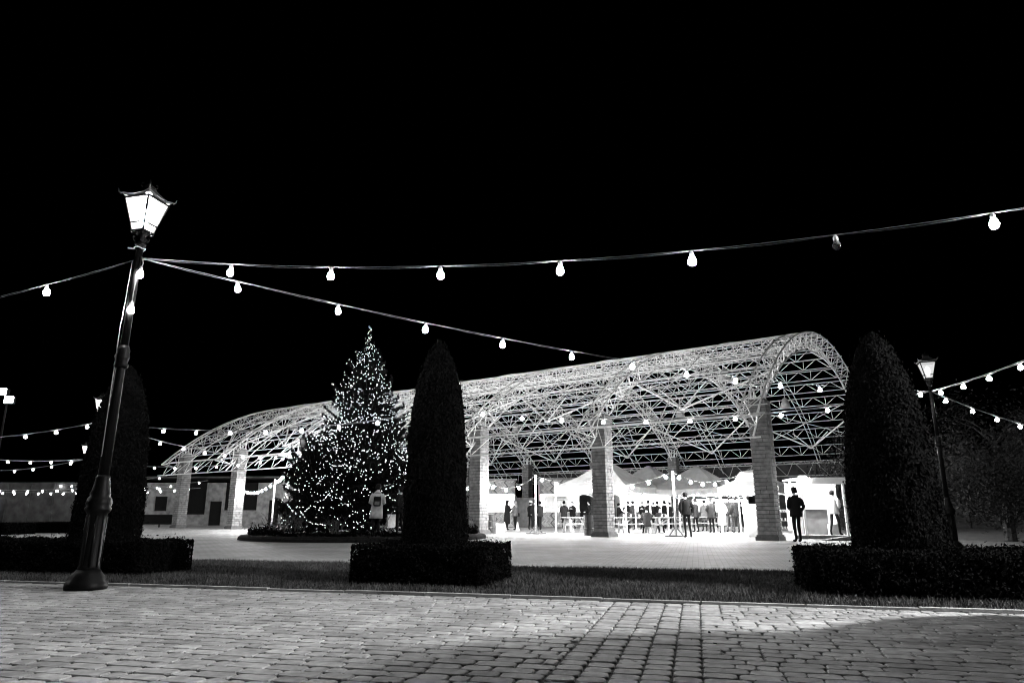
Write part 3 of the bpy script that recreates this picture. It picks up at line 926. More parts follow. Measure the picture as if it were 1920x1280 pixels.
# ================================================================== SPRUCE WITH FAIRY LIGHTS AND ITS BED
BC = Vector((-5.75, 28.0, 0))
bed = thing('planting_bed', 'low round planting bed under the lit spruce', 'planting bed', BC)
BR = 4.75
MB().lathe([(BR, 0), (BR - .02, .10), (BR - .10, .16), (BR - .22, .17), (BR - .24, .16)], n=56).build('rim', 'soil', bed)
MB().lathe([(BR - .2, 0), (BR - .2, .17), (1.5, .24), (.1, .27)], n=40).build('soil', 'soil', bed)
k = 9000
th = rng.uniform(0, 2 * math.pi, k); rr = BR - .35 - np.abs(rng.normal(0, .35, k))
P = np.stack([rr * np.cos(th), rr * np.sin(th), .2 + np.abs(rng.normal(0, .10, k)) * (1 + .7 * np.sin(th * 13))], 1)
tag(link('ground_cover', leaf_mesh('ground_cover', P, np.tile((0, 0, 1.), (k, 1)), .035, 'hedge_leaf', 1.7, .9), bed), kind='stuff')

def spruce(name, label, cat, loc, H, prof, nbr, lens=1.0, seed=3, droop=.10, needle=.034, npm=150):
    rs = np.random.default_rng(seed)
    root = thing(name, label, cat, loc)
    MB().tube([(0, 0, 0), (.02, 0, H * .5), (0, .01, H * .97)], [.17 * H / 8, .10 * H / 8, .012], 9).build('trunk', 'bark', root)
    zs = rs.beta(1.0, 1.35, nbr) * (H * .97 - .35) + .35
    allp = []; alln = []; tips = []; br = MB()
    for z in zs:
        L = float(np.interp(z, prof[0], prof[1])) * rs.choice((rs.uniform(.55, .95), rs.uniform(.9, 1.3)))
        a = rs.uniform(0, 2 * math.pi)
        el = np.interp(z / H, [0, .5, .85, 1], [-.12, .10, .55, 1.1]) + rs.normal(0, .08)
        m = max(5, int(L * 7))
        q = np.linspace(0, 1, m)
        rad = L * q * math.cos(el)
        zz = z + L * q * math.sin(el) - droop * L * np.sin(q * math.pi) * .5 + .22 * L * q ** 3
        path = np.stack([rad * math.cos(a), rad * math.sin(a), zz], 1)
        br.tube([tuple(p) for p in path[::2]] if m > 6 else [tuple(p) for p in path], .012 if L > .5 else .006, 4, cap=False)
        cnt = int(L * npm) + 14
        u = rs.beta(1.6, 1.0, cnt)
        idx = np.clip((u * (m - 1)), 0, m - 1.001); i0 = idx.astype(int); f = (idx - i0)[:, None]
        base = path[i0] * (1 - f) + path[np.minimum(i0 + 1, m - 1)] * f
        width = .30 * L * np.sin(np.clip(u, .05, .97) * math.pi * .85) * .75
        sd = rs.uniform(-1, 1, cnt) * width
        off = np.stack([-math.sin(a) * sd, math.cos(a) * sd, -np.abs(sd) * .25 + rs.normal(0, .035, cnt)], 1)
        allp.append(base + off); alln.append(np.stack([np.full(cnt, math.cos(a) * .4), np.full(cnt, math.sin(a) * .4), np.full(cnt, .6)], 1))
        tips.append((path, sd, base + off))
    P = np.concatenate(allp); Nn = np.concatenate(alln)
    tag(br.build('branches', 'bark', root), kind='stuff')
    link('crown', leaf_mesh('crown', P, Nn, needle, 'spruce_needle', 2.0, .8), root)
    return root, P
PROF = ([0, .4, 1.5, 2.8, 4.0, 5.0, 5.9, 6.6, 7.2, 7.6, 8.2, 8.8], [1.7, 2.0, 2.25, 1.95, 1.5, 1.2, .92, .62, .38, .18, .10, .05])
sp, SPP = spruce('spruce_tree', 'tall dense spruce covered in tiny fairy lights', 'spruce', BC + Vector((-.28, 0, .2)), 8.45, PROF, 640)
PROF2 = ([0, .3, 1.2, 2.2, 3.2, 3.9], [.9, 1.15, 1.2, .95, .55, .15])
s2, SPP2 = spruce('small_conifer', 'smaller bushy conifer with light chains left of the tall spruce', 'conifer', Vector((-7.75, 27.3, .2)), 3.75, PROF2, 260, seed=5)

def fairy(name, label, P, base, n_rand, chains, H, prof, seed, r=.0085):
    rs = np.random.default_rng(seed)
    rad = np.hypot(P[:, 0], P[:, 1])
    lim = np.interp(P[:, 2], prof[0], prof[1])
    outer = P[(rad > lim * .62) | (P[:, 2] > H * .85)]
    wz = .35 + np.clip(outer[:, 2] / H, 0, 2) ** 1.1
    pick = rs.choice(len(outer), n_rand, p=wz / wz.sum(), replace=False)
    pts = [outer[i] * np.array((1.03, 1.03, 1)) for i in pick]
    for _ in range(chains):      # hanging garlands of single lights
        a0 = rs.uniform(0, 2 * math.pi); z0 = rs.uniform(.12, .62) * H
        da = rs.uniform(.4, 1.0) * rs.choice((-1, 1)); dz = rs.uniform(-.9, .3); sag = rs.uniform(.15, .5)
        m = rs.integers(10, 20)
        for q in np.linspace(0, 1, m):
            a = a0 + da * q; z = max(.35, z0 + dz * q - sag * 4 * q * (1 - q))
            rr = np.interp(z, prof[0], prof[1]) * .97
            pts.append(np.array((rr * math.cos(a), rr * math.sin(a), z)) + rs.normal(0, .015, 3))
    for q in np.linspace(.86, 1.0, 26):
        a = q * 160
        rr = np.interp(q * H, prof[0], prof[1]) * .6
        pts.append(np.array((rr * math.cos(a), rr * math.sin(a), q * H)))
    pts = np.array(pts)
    o = np.array([(1, 0, 0), (-1, 0, 0), (0, 1, 0), (0, -1, 0), (0, 0, 1), (0, 0, -1)], float) * r
    f = np.array([(0, 2, 4), (2, 1, 4), (1, 3, 4), (3, 0, 4), (2, 0, 5), (1, 2, 5), (3, 1, 5), (0, 3, 5)])
    sc = rs.uniform(.75, 1.25, (len(pts), 1, 1))
    v = (pts[:, None, :] + o[None] * sc).reshape(-1, 3)
    q = (f[None] + (np.arange(len(pts)) * 6)[:, None, None]).reshape(-1, 3)
    ob = link(name, np_mesh(name, v, q, 'fairy')); ob.location = base
    tag(ob, label, 'fairy lights', None, 'stuff')
fairy('fairy_lights', 'hundreds of tiny fairy lights draped over the tall spruce', SPP, sp.location, 3500, 26, 8.45, PROF, 8)
fairy('fairy_lights', 'loose chains of tiny fairy lights on the smaller conifer', SPP2, s2.location, 400, 24, 3.75, PROF2, 9)

def bare_shrub(label, loc, n, hh, seed):
    rs = random.Random(seed)
    root = thing('bare_shrub', label, 'shrub', loc)
    for i in range(n):
        a = rs.uniform(0, 6.28); sp_ = rs.uniform(.15, .75) * hh; h_ = hh * rs.uniform(.5, 1.1)
        p0 = Vector((rs.uniform(-.15, .15), rs.uniform(-.15, .15), 0))
        p2 = p0 + Vector((sp_ * math.cos(a), sp_ * math.sin(a), h_))
        p1 = p0.lerp(p2, .5) + Vector((rs.uniform(-.06, .06), rs.uniform(-.06, .06), .06))
        st = MB().tube([p0, p1, p2], [.014, .010, .004], 5, cap=False)
        for _ in range(4):
            q = p1.lerp(p2, rs.random())
            st.tube([q, q + Vector((rs.uniform(-.2, .2), rs.uniform(-.2, .2), rs.uniform(.05, .25)))], [.006, .003], 4, cap=False)
        st.build('stem', 'bark', root)
    return root
bare_shrub('bare twiggy shrub at the left end of the spruce bed', ground(520, 1012) + Vector((0, 0, 0)), 26, 1.0, 4)
bare_shrub('low bare shrub under the small lit conifer', Vector((-7.4, 24.6, .2)), 16, .6, 6)
bare_shrub('low twiggy shrub in front of the spruce foot', Vector((-6.0, 23.9, .2)), 16, .5, 7)

# ---- dim leafy trees at right
def broad_tree(label, loc, H, cr, n, seed):
    rs = np.random.default_rng(seed)
    root = thing('leafy_tree', label, 'tree', loc, 0, 'dim trees at the right edge')
    MB().tube([(0, 0, 0), (.1, .05, H * .3), (0, 0, H * .75)], [.2, .15, .04], 9).build('trunk', 'bark', root)
    lm = MB()
    cl = []
    for i in range(26):
        a = rs.uniform(0, 6.28); z = H * rs.uniform(.22, .95); q = cr * math.sqrt(max(.05, 1 - ((z / H - .5) / .55) ** 2)) * rs.uniform(.4, 1)
        c_ = np.array((q * math.cos(a), q * math.sin(a), z)); cl.append(c_)
        lm.tube([(0, 0, max(.4, z - .9)), tuple(c_ * np.array((.5, .5, 1)) - np.array((0, 0, .3))), tuple(c_)], [.05, .03, .01], 5, cap=False)
    lm.build('limbs', 'bark', root)
    P = np.concatenate([c_ + rs.normal(0, 1, (n // 26, 3)) * np.array((.42, .42, .36)) * rs.uniform(.8, 1.5) for c_ in cl])
    P[:, 2] = np.maximum(P[:, 2], .3)
    link('crown', leaf_mesh('crown', P, P - P.mean(0), .045, 'tree_leaf', 1.5, .9), root)
broad_tree('dim leafy tree behind the right lamp, lit by its festoon', Vector((17.2, 24.5, 0)), 5.2, 2.3, 14000, 21)
broad_tree('dim leafy tree at the right edge of the picture', Vector((20.8, 22.5, 0)), 5.6, 2.6, 14000, 22)
broad_tree('dark leafy tree behind the long right hedge', Vector((15.4, 30.0, 0)), 4.2, 2.2, 9000, 23)
# unseen shrub added at right, its tiers shaped to shade the nearest paving
def shading_shrub(label, loc, prof, n=14000):
    root = thing('added_shading_shrub', label, 'shrub', loc)
    zs = np.array([p[0] for p in prof]); rs_ = np.array([p[1] for p in prof])
    z = rng.uniform(0, zs[-1], n); th = rng.uniform(0, 6.283, n)
    q = np.interp(z, zs, rs_) * (1 + .03 * np.sin(th * 5 + z * 4))
    P = np.stack([q * np.cos(th), q * np.sin(th), z], 1)
    link('foliage', leaf_mesh('foliage', P, P - np.array((0, 0, 1.5)), .05, 'hedge_leaf'), root)
    MB().loft([[(r_ * .95 * math.cos(a_), r_ * .95 * math.sin(a_), z_) for a_ in np.linspace(0, 6.283, 25)[:-1]] for z_, r_ in prof]).build('twig_core', 'core_dark', root, smooth=True)
shading_shrub('tall two tiered shrub added out of view at right of the walk to shade the paving', (5.45, 4.72, 0), [(0, 1.38), (1.2, 1.40), (1.65, 1.24), (1.95, .98), (2.25, .68), (2.75, .60), (3.05, .46), (3.22, .08)])

# ================================================================== THE MARKET
def canopy(label, c, rz, S, zE, zP, m, val=.28, legs=True, print_=False, crown=.35):
    root = thing('gazebo_tent', label, 'tent', c, rz, 'market tents')
    a = S / 2
    N_ = 8
    rings = []
    for f, z in ((1.0, zE), (.55, zE + (zP - zE) * .40), (crown * .5, zE + (zP - zE) * .86), (.04, zP)):
        ring = []
        for sx, sy, ex, ey in ((-1, -1, 1, 0), (1, -1, 0, 1), (1, 1, -1, 0), (-1, 1, 0, -1)):
            for q in range(N_):
                t = q / N_
                x, y = (sx + ex * 2 * t) * a * f, (sy + ey * 2 * t) * a * f
                dip = -.06 * math.sin(math.pi * t) * (1 if f > .3 else 0)
                ring.append((x, y, z + dip))
        rings.append(ring)
    MB().loft(rings, cap=False).build('roof_canvas', m, root)
    va = MB()
    for sx, sy, ex, ey in ((-1, -1, 1, 0), (1, -1, 0, 1), (1, 1, -1, 0), (-1, 1, 0, -1)):
        pts = []
        for q in range(N_ + 1):
            t = q / N_
            x, y = (sx + ex * 2 * t) * a * 1.003, (sy + ey * 2 * t) * a * 1.003
            pts.append((x, y, zE - .06 * math.sin(math.pi * t)))
        for q in range(N_):
            p, r_ = pts[q], pts[q + 1]
            va.add([p, r_, (r_[0], r_[1], r_[2] - val), (p[0], p[1], p[2] - val)], [(0, 1, 2, 3)])
    va.build('valance', m, root)
    for sx in (-1, 1):
        for sy in (-1, 1):
            x, y = sx * (a - .05), sy * (a - .05)
            MB().box((x, y, zE / 2), (.055, .055, zE)).box((x, y, .01), (.14, .14, .02)).build('leg', 'white_steel', root)
    tr = MB()
    for sx, sy, ex, ey in ((-1, -1, 1, 0), (1, -1, 0, 1), (1, 1, -1, 0), (-1, 1, 0, -1)):
        for t0, t1, z0, z1 in ((0, .5, zE - .05, zE - .45), (.5, 1, zE - .45, zE - .05), (0, .5, zE - .45, zE - .05), (.5, 1, zE - .05, zE - .45)):
            g = lambda t, z: ((sx + ex * 2 * t) * (a - .05), (sy + ey * 2 * t) * (a - .05), z)
            tr.tube([g(t0, z0), g(t1, z1)], .014, 5, cap=False)
    tr.build('scissor_frame', 'white_steel', root)
    if print_:
        # round pale mark on the front slope
        pm_ = MB(); zz = lambda y: zE + (zP - zE) * .40 * (a + y) / (a * .45) + .02
        R_ = .42
        y0 = -a * .78
        ring = [(R_ * math.cos(t) * 1.1, y0 + R_ * .55 * math.sin(t)) for t in np.linspace(0, 6.283, 29)]
        pm_.tube([(x, y, zz(y)) for x, y in ring], .012, 4, cap=False)
        pm_.tube([(-.3, y0 - .05, zz(y0 - .05)), (-.1, y0 + .04, zz(y0 + .04)), (0, y0 - .03, zz(y0 - .03)), (.12, y0 + .05, zz(y0 + .05)), (.3, y0, zz(y0))], .02, 4)
        pm_.build('emblem', 'print_pale', root)
    return root
TA = PAV_ANG
canopy('grey market tent with a round pale emblem, partly behind a stone pier', Vector((5.05, 36.6, 0)), TA, 4.1, 2.28, 3.6, 'canvas_grey', print_=True)
canopy('dark grey market tent between the emblem tent and the festoon post', Vector((8.0, 40.6, 0)), TA, 3.9, 2.35, 3.65, 'canvas_dark')
canopy('wide dark grey market tent behind the festoon post', Vector((9.9, 37.2, 0)), TA, 3.9, 2.2, 3.4, 'canvas_dark')
canopy('small white market tent left of the nearest pier', Vector((11.7, 33.4, 0)), TA, 2.8, 2.15, 3.0, 'canvas_white', crown=.8)

# festoon posts on cross feet and low festoons inside
def fest_post(label, p, H, rz=0.0):
    root = thing('festoon_post', label, 'post', p, rz, 'festoon posts in the market')
    MB().box((0, 0, H / 2 + .03), (.075, .075, H)).build('post', 'wood', root)
    MB().box((0, 0, .03), (.95, .07, .06)).box((0, 0, .035), (.07, .95, .055)).build('cross_foot', 'wood_dark', root)
    for s_ in (-1, 1): MB().bar((s_ * .3, 0, .06), (0, 0, .42), .04, .04).build('brace', 'wood_dark', root)
    return root
Pa, Pb = ground(1005, 1001), ground(1268, 1006)
fest_post('wooden festoon post left of the emblem tent', Pa, 2.72, .2)
fest_post('wooden festoon post right of the picnic tables, beside a standing man', Pb, 2.66, .2)
mg = 'low festoon lights in the market'
def mf(label, p0, z0, p1, z1, sag, sp_=.62, first=.35, kind='market'): festoon(label, up(p0, z0), up(p1, z1), sag, sp_, kind, first, r=.004, group=mg)
mf('low festoon between the third pier and the left festoon post', pav(-2 * BAY + .35, .1), 2.45, Pa, 2.72, .45)
mf('low festoon between the two festoon posts in front of the emblem tent', Pa, 2.72, Pb, 2.66, .62, .78)
mf('low festoon from the right festoon post to the nearest pier', Pb, 2.66, pav(-.36, .3), 2.75, .55)
Pc = pav(-2.6 * BAY, 8.5)
mf('deep festoon in front of the timber kiosks', pav(-2 * BAY, 11), 2.5, pav(-1.0 * BAY, 13), 2.6, .4, .9)
mf('deep festoon under the dark tents', pav(-1.1 * BAY, 9), 2.2, pav(-.2 * BAY, 9.5), 2.3, .3, .9)
mf('festoon under the front edge of the emblem tent', Vector((3.2, 35.6, 0)), 2.2, Vector((6.3, 34.9, 0)), 2.2, .12, .7)
mf('festoon under the wide dark tent', Vector((8.2, 36.2, 0)), 2.15, Vector((11.3, 35.9, 0)), 2.15, .15, .8)
mf('festoon inside the small white tent', Vector((10.9, 32.9, 0)), 2.1, Vector((12.6, 32.6, 0)), 2.1, .1, .6)
Pd, Pe = ground(508, 996), ground(524, 1000)
fest_post('wooden festoon post seen left of the small lit conifer', Pd, 2.75, .1)
fest_post('second wooden festoon post touching the small lit conifer', Pe, 2.9, .3)
mf('low festoon from the second left pier to the far posts', pav(-5 * BAY + .35, .2), 2.5, Pd, 2.75, .35, .95, kind='mid')
mf('short low festoon between the two far posts', Pd, 2.75, Pe, 2.9, .1, .9, kind='mid')
mf('low festoon behind the lit spruce', Pe, 2.9, pav(-4 * BAY + .3, 1.2), 2.7, .45, .7, kind='mid')
mf('low festoon in the bay behind the spruce', pav(-4 * BAY - .35, 1.5), 2.7, pav(-3 * BAY + .4, 1.2), 2.7, .45, .7, kind='mid')
mf('low festoon behind the middle cypress', pav(-3 * BAY - .35, 1.2), 2.7, pav(-2 * BAY + .4, 1.3), 2.6, .45, .7)
mf('deep festoon at the far left end of the pavilion', pav(-5.9 * BAY, 8), 3.0, pav(-4 * BAY, 10), 3.0, .4, 1.0, kind='mid')

# ---- timber kiosks with herringbone fronts
def kiosk(label, pL, pR, Hk, depth, counter=1.05, open_=(1.15, 2.3), m='wood', herring=True, lit=True, tube_z=None):
    pL, pR = Vector(pL), Vector(pR)
    d = pR - pL; W = d.length; rz = math.atan2(d.y, d.x)
    root = thing('timber_kiosk', label, 'kiosk', pL, rz, 'market kiosks')
    MB().box((W / 2, depth, Hk / 2), (W, .08, Hk)).box((0.04, depth / 2, Hk / 2), (.08, depth - .1, Hk)).box((W - .04, depth / 2, Hk / 2), (.08, depth - .1, Hk)).build('wall', 'white_panel', root)
    MB().box((W / 2, depth / 2, Hk + .05), (W + .3, depth + .5, .1)).build('roof', 'board_grey', root)
    MB().box((W / 2, .05, counter / 2), (W, .06, counter)).build('front_panel', 'board_grey', root)
    MB().box((W / 2, -.05, counter + .025), (W + .05, .4, .05)).build('counter', 'white_panel', root)
    MB().box((W / 2, .05, (open_[1] + Hk) / 2), (W, .06, Hk - open_[1])).build('fascia', 'board_grey', root)
    if herring:
        for z0, z1, nm in ((.05, counter - .04, 'front'), (open_[1] + .04, Hk - .04, 'fascia')):
            pl = MB(); rh = .26; wd = .105; row = 0
            z = z0
            while z < z1 - .03:
                zt = min(z + rh, z1); s_ = 1 if row % 2 else -1
                sl = s_ * .24 * (zt - z) / rh
                off = 0 if s_ > 0 else .24
                x = -.3; c_ = 0
                while x < W + .3:
                    q = [(x + off, z), (x + off + wd - .014, z), (x + off + sl + wd - .014, zt), (x + off + sl, zt)]
                    if min(p[0] for p in q) > .02 and max(p[0] for p in q) < W - .02:
                        dp_ = .022 if (c_ * 7 + row) % 3 else .014
                        pl.add([(p[0], .02 - dp_, p[1] + .004) for p in q] + [(p[0], .02, p[1] + .004) for p in q], [(0, 1, 2, 3), (0, 4, 5, 1), (1, 5, 6, 2), (2, 6, 7, 3), (3, 7, 4, 0)], mi=1 if c_ % 7 == 3 else 0)
                    x += wd; c_ += 1
                z = zt; row += 1
            tag(pl.build('herringbone_planks', [m, 'wood_dark'], root), kind='stuff')
    if lit:
        MB().tube([(.2, depth * .45, open_[1] + .02), (W - .2, depth * .45, open_[1] + .02)], .035, 8).build('tube_lamp', 'stall_tube', root)
    return root
kiosk('timber kiosk with a white counter behind the couple', ground(905, 988.5), ground(966, 988.5), 3.3, 2.0, herring=True)
kiosk('herringbone timber kiosk with a bright serving hatch', ground(1012, 988.5), ground(1088, 988.5), 3.35, 2.0)
gp = ground(967, 988)
dp = thing('grey_panel', 'plain grey panel standing between the two timber kiosks', 'panel', gp)
MB().box((.75, .3, 1.05), (1.45, .06, 2.1)).build('board', 'board_grey', dp)
for q in (.05, 1.45): MB().box((q, .28, 1.1), (.07, .1, 2.2)).build('post', 'wood_dark', dp)
kiosk('white walled stall behind the picnic table', ground(1163, 988), ground(1262, 988), 2.75, 2.0, open_=(1.1, 2.2), herring=False)
kiosk('stall with a dark inside behind the queue of people', ground(1300, 987), ground(1408, 987), 2.5, 1.6, open_=(1.0, 2.0), herring=False)

# sign boards with plain menus on kiosk hatch
mb_ = thing('menu_board', 'white menu board in the serving hatch of the herringbone kiosk', 'sign', ground(1020, 988.2, 0) + Vector((0, -.3, 0)))
MB().box((.9, 0, 1.75), (1.7, .04, .95)).build('board', 'white_panel', mb_)
MB().box((1.15, -.025, 2.08), (.85, .01, .08)).box((1.15, -.025, 1.93), (.6, .01, .05)).build('print', 'board_grey', mb_)
for q in (.2, 1.6): MB().box((q, .03, .65), (.05, .04, 1.3)).build('leg', 'wood_dark', mb_)

# ---- picnic tables
def picnic(label, p, rz, L=1.9):
    root = thing('picnic_table', label, 'table', p, rz, 'wooden picnic tables')
    for i in range(5): MB().box((0, -.32 + i * .16, .75), (L, .145, .04)).build('top_plank', 'wood', root)
    for s_ in (-1, 1):
        MB().box((0, s_ * .68, .44), (L, .24, .04)).build('bench', 'wood', root)
        for e in (-1, 1):
            MB().bar((e * (L / 2 - .25), s_ * .62, 0), (e * (L / 2 - .25), s_ * .25, .73), .045, .11, up=(1, 0, 0)).build('leg', 'wood', root)
    for e in (-1, 1):
        MB().box((e * (L / 2 - .30), 0, .40), (.045, 1.5, .10)).build('cross_beam', 'wood', root)
        MB().bar((e * (L / 2 - .32), 0, .40), (e * .15, 0, .72), .045, .07).build('diagonal_brace', 'wood', root)
    return root
picnic('picnic table at left, between the kiosk and the second barrel', ground(1082, 998), .35, 1.5)
picnic('picnic table just right of the bright middle pier', ground(1192, 999), .12, 1.9)
picnic('picnic table right of the festoon post behind the standing man', ground(1262, 998), .05, 2.0)
picnic('picnic table behind the queue, seen between people', ground(1318, 995), .05, 1.6)

def barrel(label, p):
    root = thing('steel_drum', label, 'barrel', p, random.uniform(0, 6), 'black steel drums')
    MB().lathe([(.285, 0), (.295, .02), (.285, .04), (.285, .27), (.30, .29), (.285, .31), (.285, .56), (.30, .58), (.285, .60), (.285, .85), (.297, .87), (.297, .89), (.275, .89), (.27, .875)], n=20).build('drum', 'drum_black', root, smooth=False)
    MB().lathe([(.27, .868), (.27, .876)], n=20).build('lid', 'drum_black', root)
barrel('black steel drum at the foot of the third pier', ground(919, 1000))
barrel('black steel drum left of the bright middle pier', ground(1107, 1003.5))

def stool(label, p, rz=0):
    root = thing('wooden_stool', label, 'stool', p, rz, 'wooden stools')
    MB().box((0, 0, .45), (.34, .30, .04)).build('seat', 'wood', root)
    for sx in (-1, 1):
        for sy in (-1, 1): MB().bar((sx * .15, sy * .13, 0), (sx * .12, sy * .10, .43), .04, .04).build('leg', 'wood', root)
stool('wooden stool in front of the herringbone kiosk', ground(1064, 996), .2)
stool('wooden stool in front of the picnic tables', ground(1222, 999.5), .1)
def crate(label, p, s_, m='white_panel', rz=0, cat='box'):
    root = thing('box_crate', label, cat, p, rz, 'boxes around the stalls')
    x, y, z = s_
    for q in range(3):
        MB().box((0, -y / 2, z * (q + .5) / 3), (x, .02, z / 3 - .015)).box((0, y / 2, z * (q + .5) / 3), (x, .02, z / 3 - .015)).build('slat', m, root)
    MB().box((-x / 2, 0, z / 2), (.02, y - .03, z)).box((x / 2, 0, z / 2), (.02, y - .03, z)).build('end', m, root)
    MB().box((0, 0, .02), (x - .04, y - .04, .02)).build('bottom', m, root)
    MB().box((0, 0, z * .8), (x - .05, y - .05, .02)).build('filling', m, root)
crate('white box on the floor beside the drum', ground(936, 998), (.4, .35, .45))
cone = MB().lathe([(.02, .48), (.11, .04), (.11, .02)][::-1], n=12).box((0, 0, .012), (.3, .3, .024)).mesh('cone', 'white_panel', True)
for px, w in ((946, 'left'), (970.5, 'right')):
    t_ = thing('floor_cone', f'small white floor cone in front of the couple, the {w} one', 'cone', ground(px, 995), 0, 'white floor cones'); link('cone', cone, t_)

# ---- cabinet and stalls by the nearest pier
cp = ground(1403, 1006)
cab = thing('service_counter', 'white topped service counter left of the nearest pier', 'counter', cp, -.1)
MB().box((.42, .35, .45), (.8, .7, .9)).build('body', 'canvas_grey', cab)
MB().box((.42, .33, 1.12), (.84, .75, .42)).build('warming_box', 'white_panel', cab)
MB().box((.5, -.06, 1.2), (.06, .02, .06)).build('knob', 'rubber', cab)
MB().box((.62, -.22, .18), (.5, .3, .32)).build('basket', 'wood_dark', cab)
post = thing('tent_post', 'slim white post left of the service counter', 'post', ground(1401.5, 1008))
MB().box((0, 0, 1.2), (.06, .06, 2.4)).build('post', 'white_steel', post); MB().box((0, 0, .01), (.16, .16, .02)).build('foot', 'white_steel', post)

# basket rack right of the pier
rp = ground(1466, 1002)
rk = thing('display_rack', 'display rack with rows of white cups right of the nearest pier', 'rack', rp, -.15)
for z in (.25, .62, 1.0): MB().box((.32, .2, z), (.66, .42, .03)).build('shelf', 'wood', rk)
for x in (0, .64):
    for y in (.02, .38): MB().box((x, y, .55), (.035, .035, 1.1)).build('upright', 'wood', rk)
for z, n_, sh_ in ((.265, 5, 'bottom'), (.635, 4, 'middle'), (1.015, 6, 'top')):
    for i in range(n_):
        c_ = thing('paper_cup', f'white paper cup on the {sh_} shelf of the display rack, {ordn[i]} from the left', 'cup', rp + Vector((.08 + i * .5 / (n_ - 1) + .02, .10, z)), 0, 'paper cups on the rack')
        MB().lathe([(.028, 0), (.04, .11)], n=10).build('cup', 'white_panel', c_); MB().lathe([(.043, .105), (.043, .118)], n=10).build('lid', 'rubber', c_)

# white framed food stand with glaring tube lamps, on a low deck
sp0 = ground(1512, 1010)
st = thing('food_stand', 'glaring white framed food stand on a low deck at the right end', 'stall', sp0, R(-8))
MB().box((.9, .95, .07), (2.5, 2.0, .14)).build('deck', 'wood', st)
MB().box((.9, -.06, .07), (2.5, .02, .13)).build('deck_edge', 'wood_dark', st)
for x, y in ((.05, .1), (1.55, .1), (.05, 1.9), (1.75, 1.9)):
    MB().box((x, y, 1.17), (.075, .075, 2.06)).build('post', 'white_steel', st)
MB().box((.85, 1.0, 2.25), (2.1, 2.1, .06)).build('roof', 'canvas_white', st)
MB().box((.85, -.03, 2.12), (2.05, .04, .20)).build('fascia', 'canvas_white', st)
MB().box((.85, 1.97, 1.2), (2.0, .03, 1.9)).build('back_sheet', 'canvas_white', st)
MB().box((.62, 1.05, .62), (.95, .5, .95)).build('counter', 'board_grey', st)
MB().box((.62, 1.02, 1.12), (1.0, .6, .04)).build('counter_top', 'white_panel', st)
MB().tube([(.15, .5, 2.13), (1.6, .5, 2.13)], .035, 8).build('tube_lamp', 'stall_tube', st)
MB().box((.08, .0, 2.26), (.22, .16, .14)).build('lamp_head', 'stall_tube', st)
MB().box((1.2, .62, .34), (.34, .3, .4)).build('box', 'white_panel', st)
# low ramp beside the deck
rmp = thing('wooden_ramp', 'low wooden ramp in front of the food stand deck', 'ramp', ground(1534, 1013), R(-8))
MB().add([(0, 0, 0.005), (1.5, 0, .005), (1.5, .5, .005), (0, .5, .005), (0.1, 0.02, .01), (1.5, .02, .20), (1.5, .48, .20), (0.1, .48, .01)], [(0, 1, 2, 3), (4, 5, 6, 7), (0, 4, 5, 1), (1, 5, 6, 2), (2, 6, 7, 3), (3, 7, 4, 0)]).build('board', 'wood_dark', rmp)
# pushchair by the tree bed
pp = ground(727, 1010)
pc = thing('pushchair', 'small pushchair beside the woman in the pale coat', 'pushchair', pp, .9)
for sx in (-.22, .22):
    for sy in (-.3, .3):
        w_ = MB(); w_.tube([(sx, sy + .12 * math.cos(a), .14 + .12 * math.sin(a)) for a in np.linspace(0, 6.283, 17)], .02, 5, cap=False)
        w_.build('wheel', 'rubber', pc)
    MB().tube([(sx, .3, .14), (sx, -.05, .5), (sx, -.45, 1.0)], .014, 6).tube([(sx, -.3, .14), (sx, .1, .55)], .014, 6).build('frame', 'galvanised', pc)
MB().tube([(-.22, -.45, 1.0), (.22, -.45, 1.0)], .018, 6).build('handle', 'rubber', pc)
MB().box((0, .05, .45), (.38, .4, .08)).box((0, -.15, .68), (.38, .08, .45)).build('seat', 'cloth_pale', pc)
hd_ = MB(); rings = []
for a in np.linspace(.2, 1.9, 6):
    rings.append([(.2 * math.cos(t), -.15 + .34 * math.sin(a) * math.sin(t) * 1.0, .82 + .26 * math.sin(t) * math.cos(a)) for t in np.linspace(0, math.pi, 9)])
v = [p for r_ in rings for p in r_]; f = [(i * 9 + j, i * 9 + j + 1, (i + 1) * 9 + j + 1, (i + 1) * 9 + j) for i in range(5) for j in range(8)]
hd_.add(v, f).build('hood', 'cloth_mid', pc)
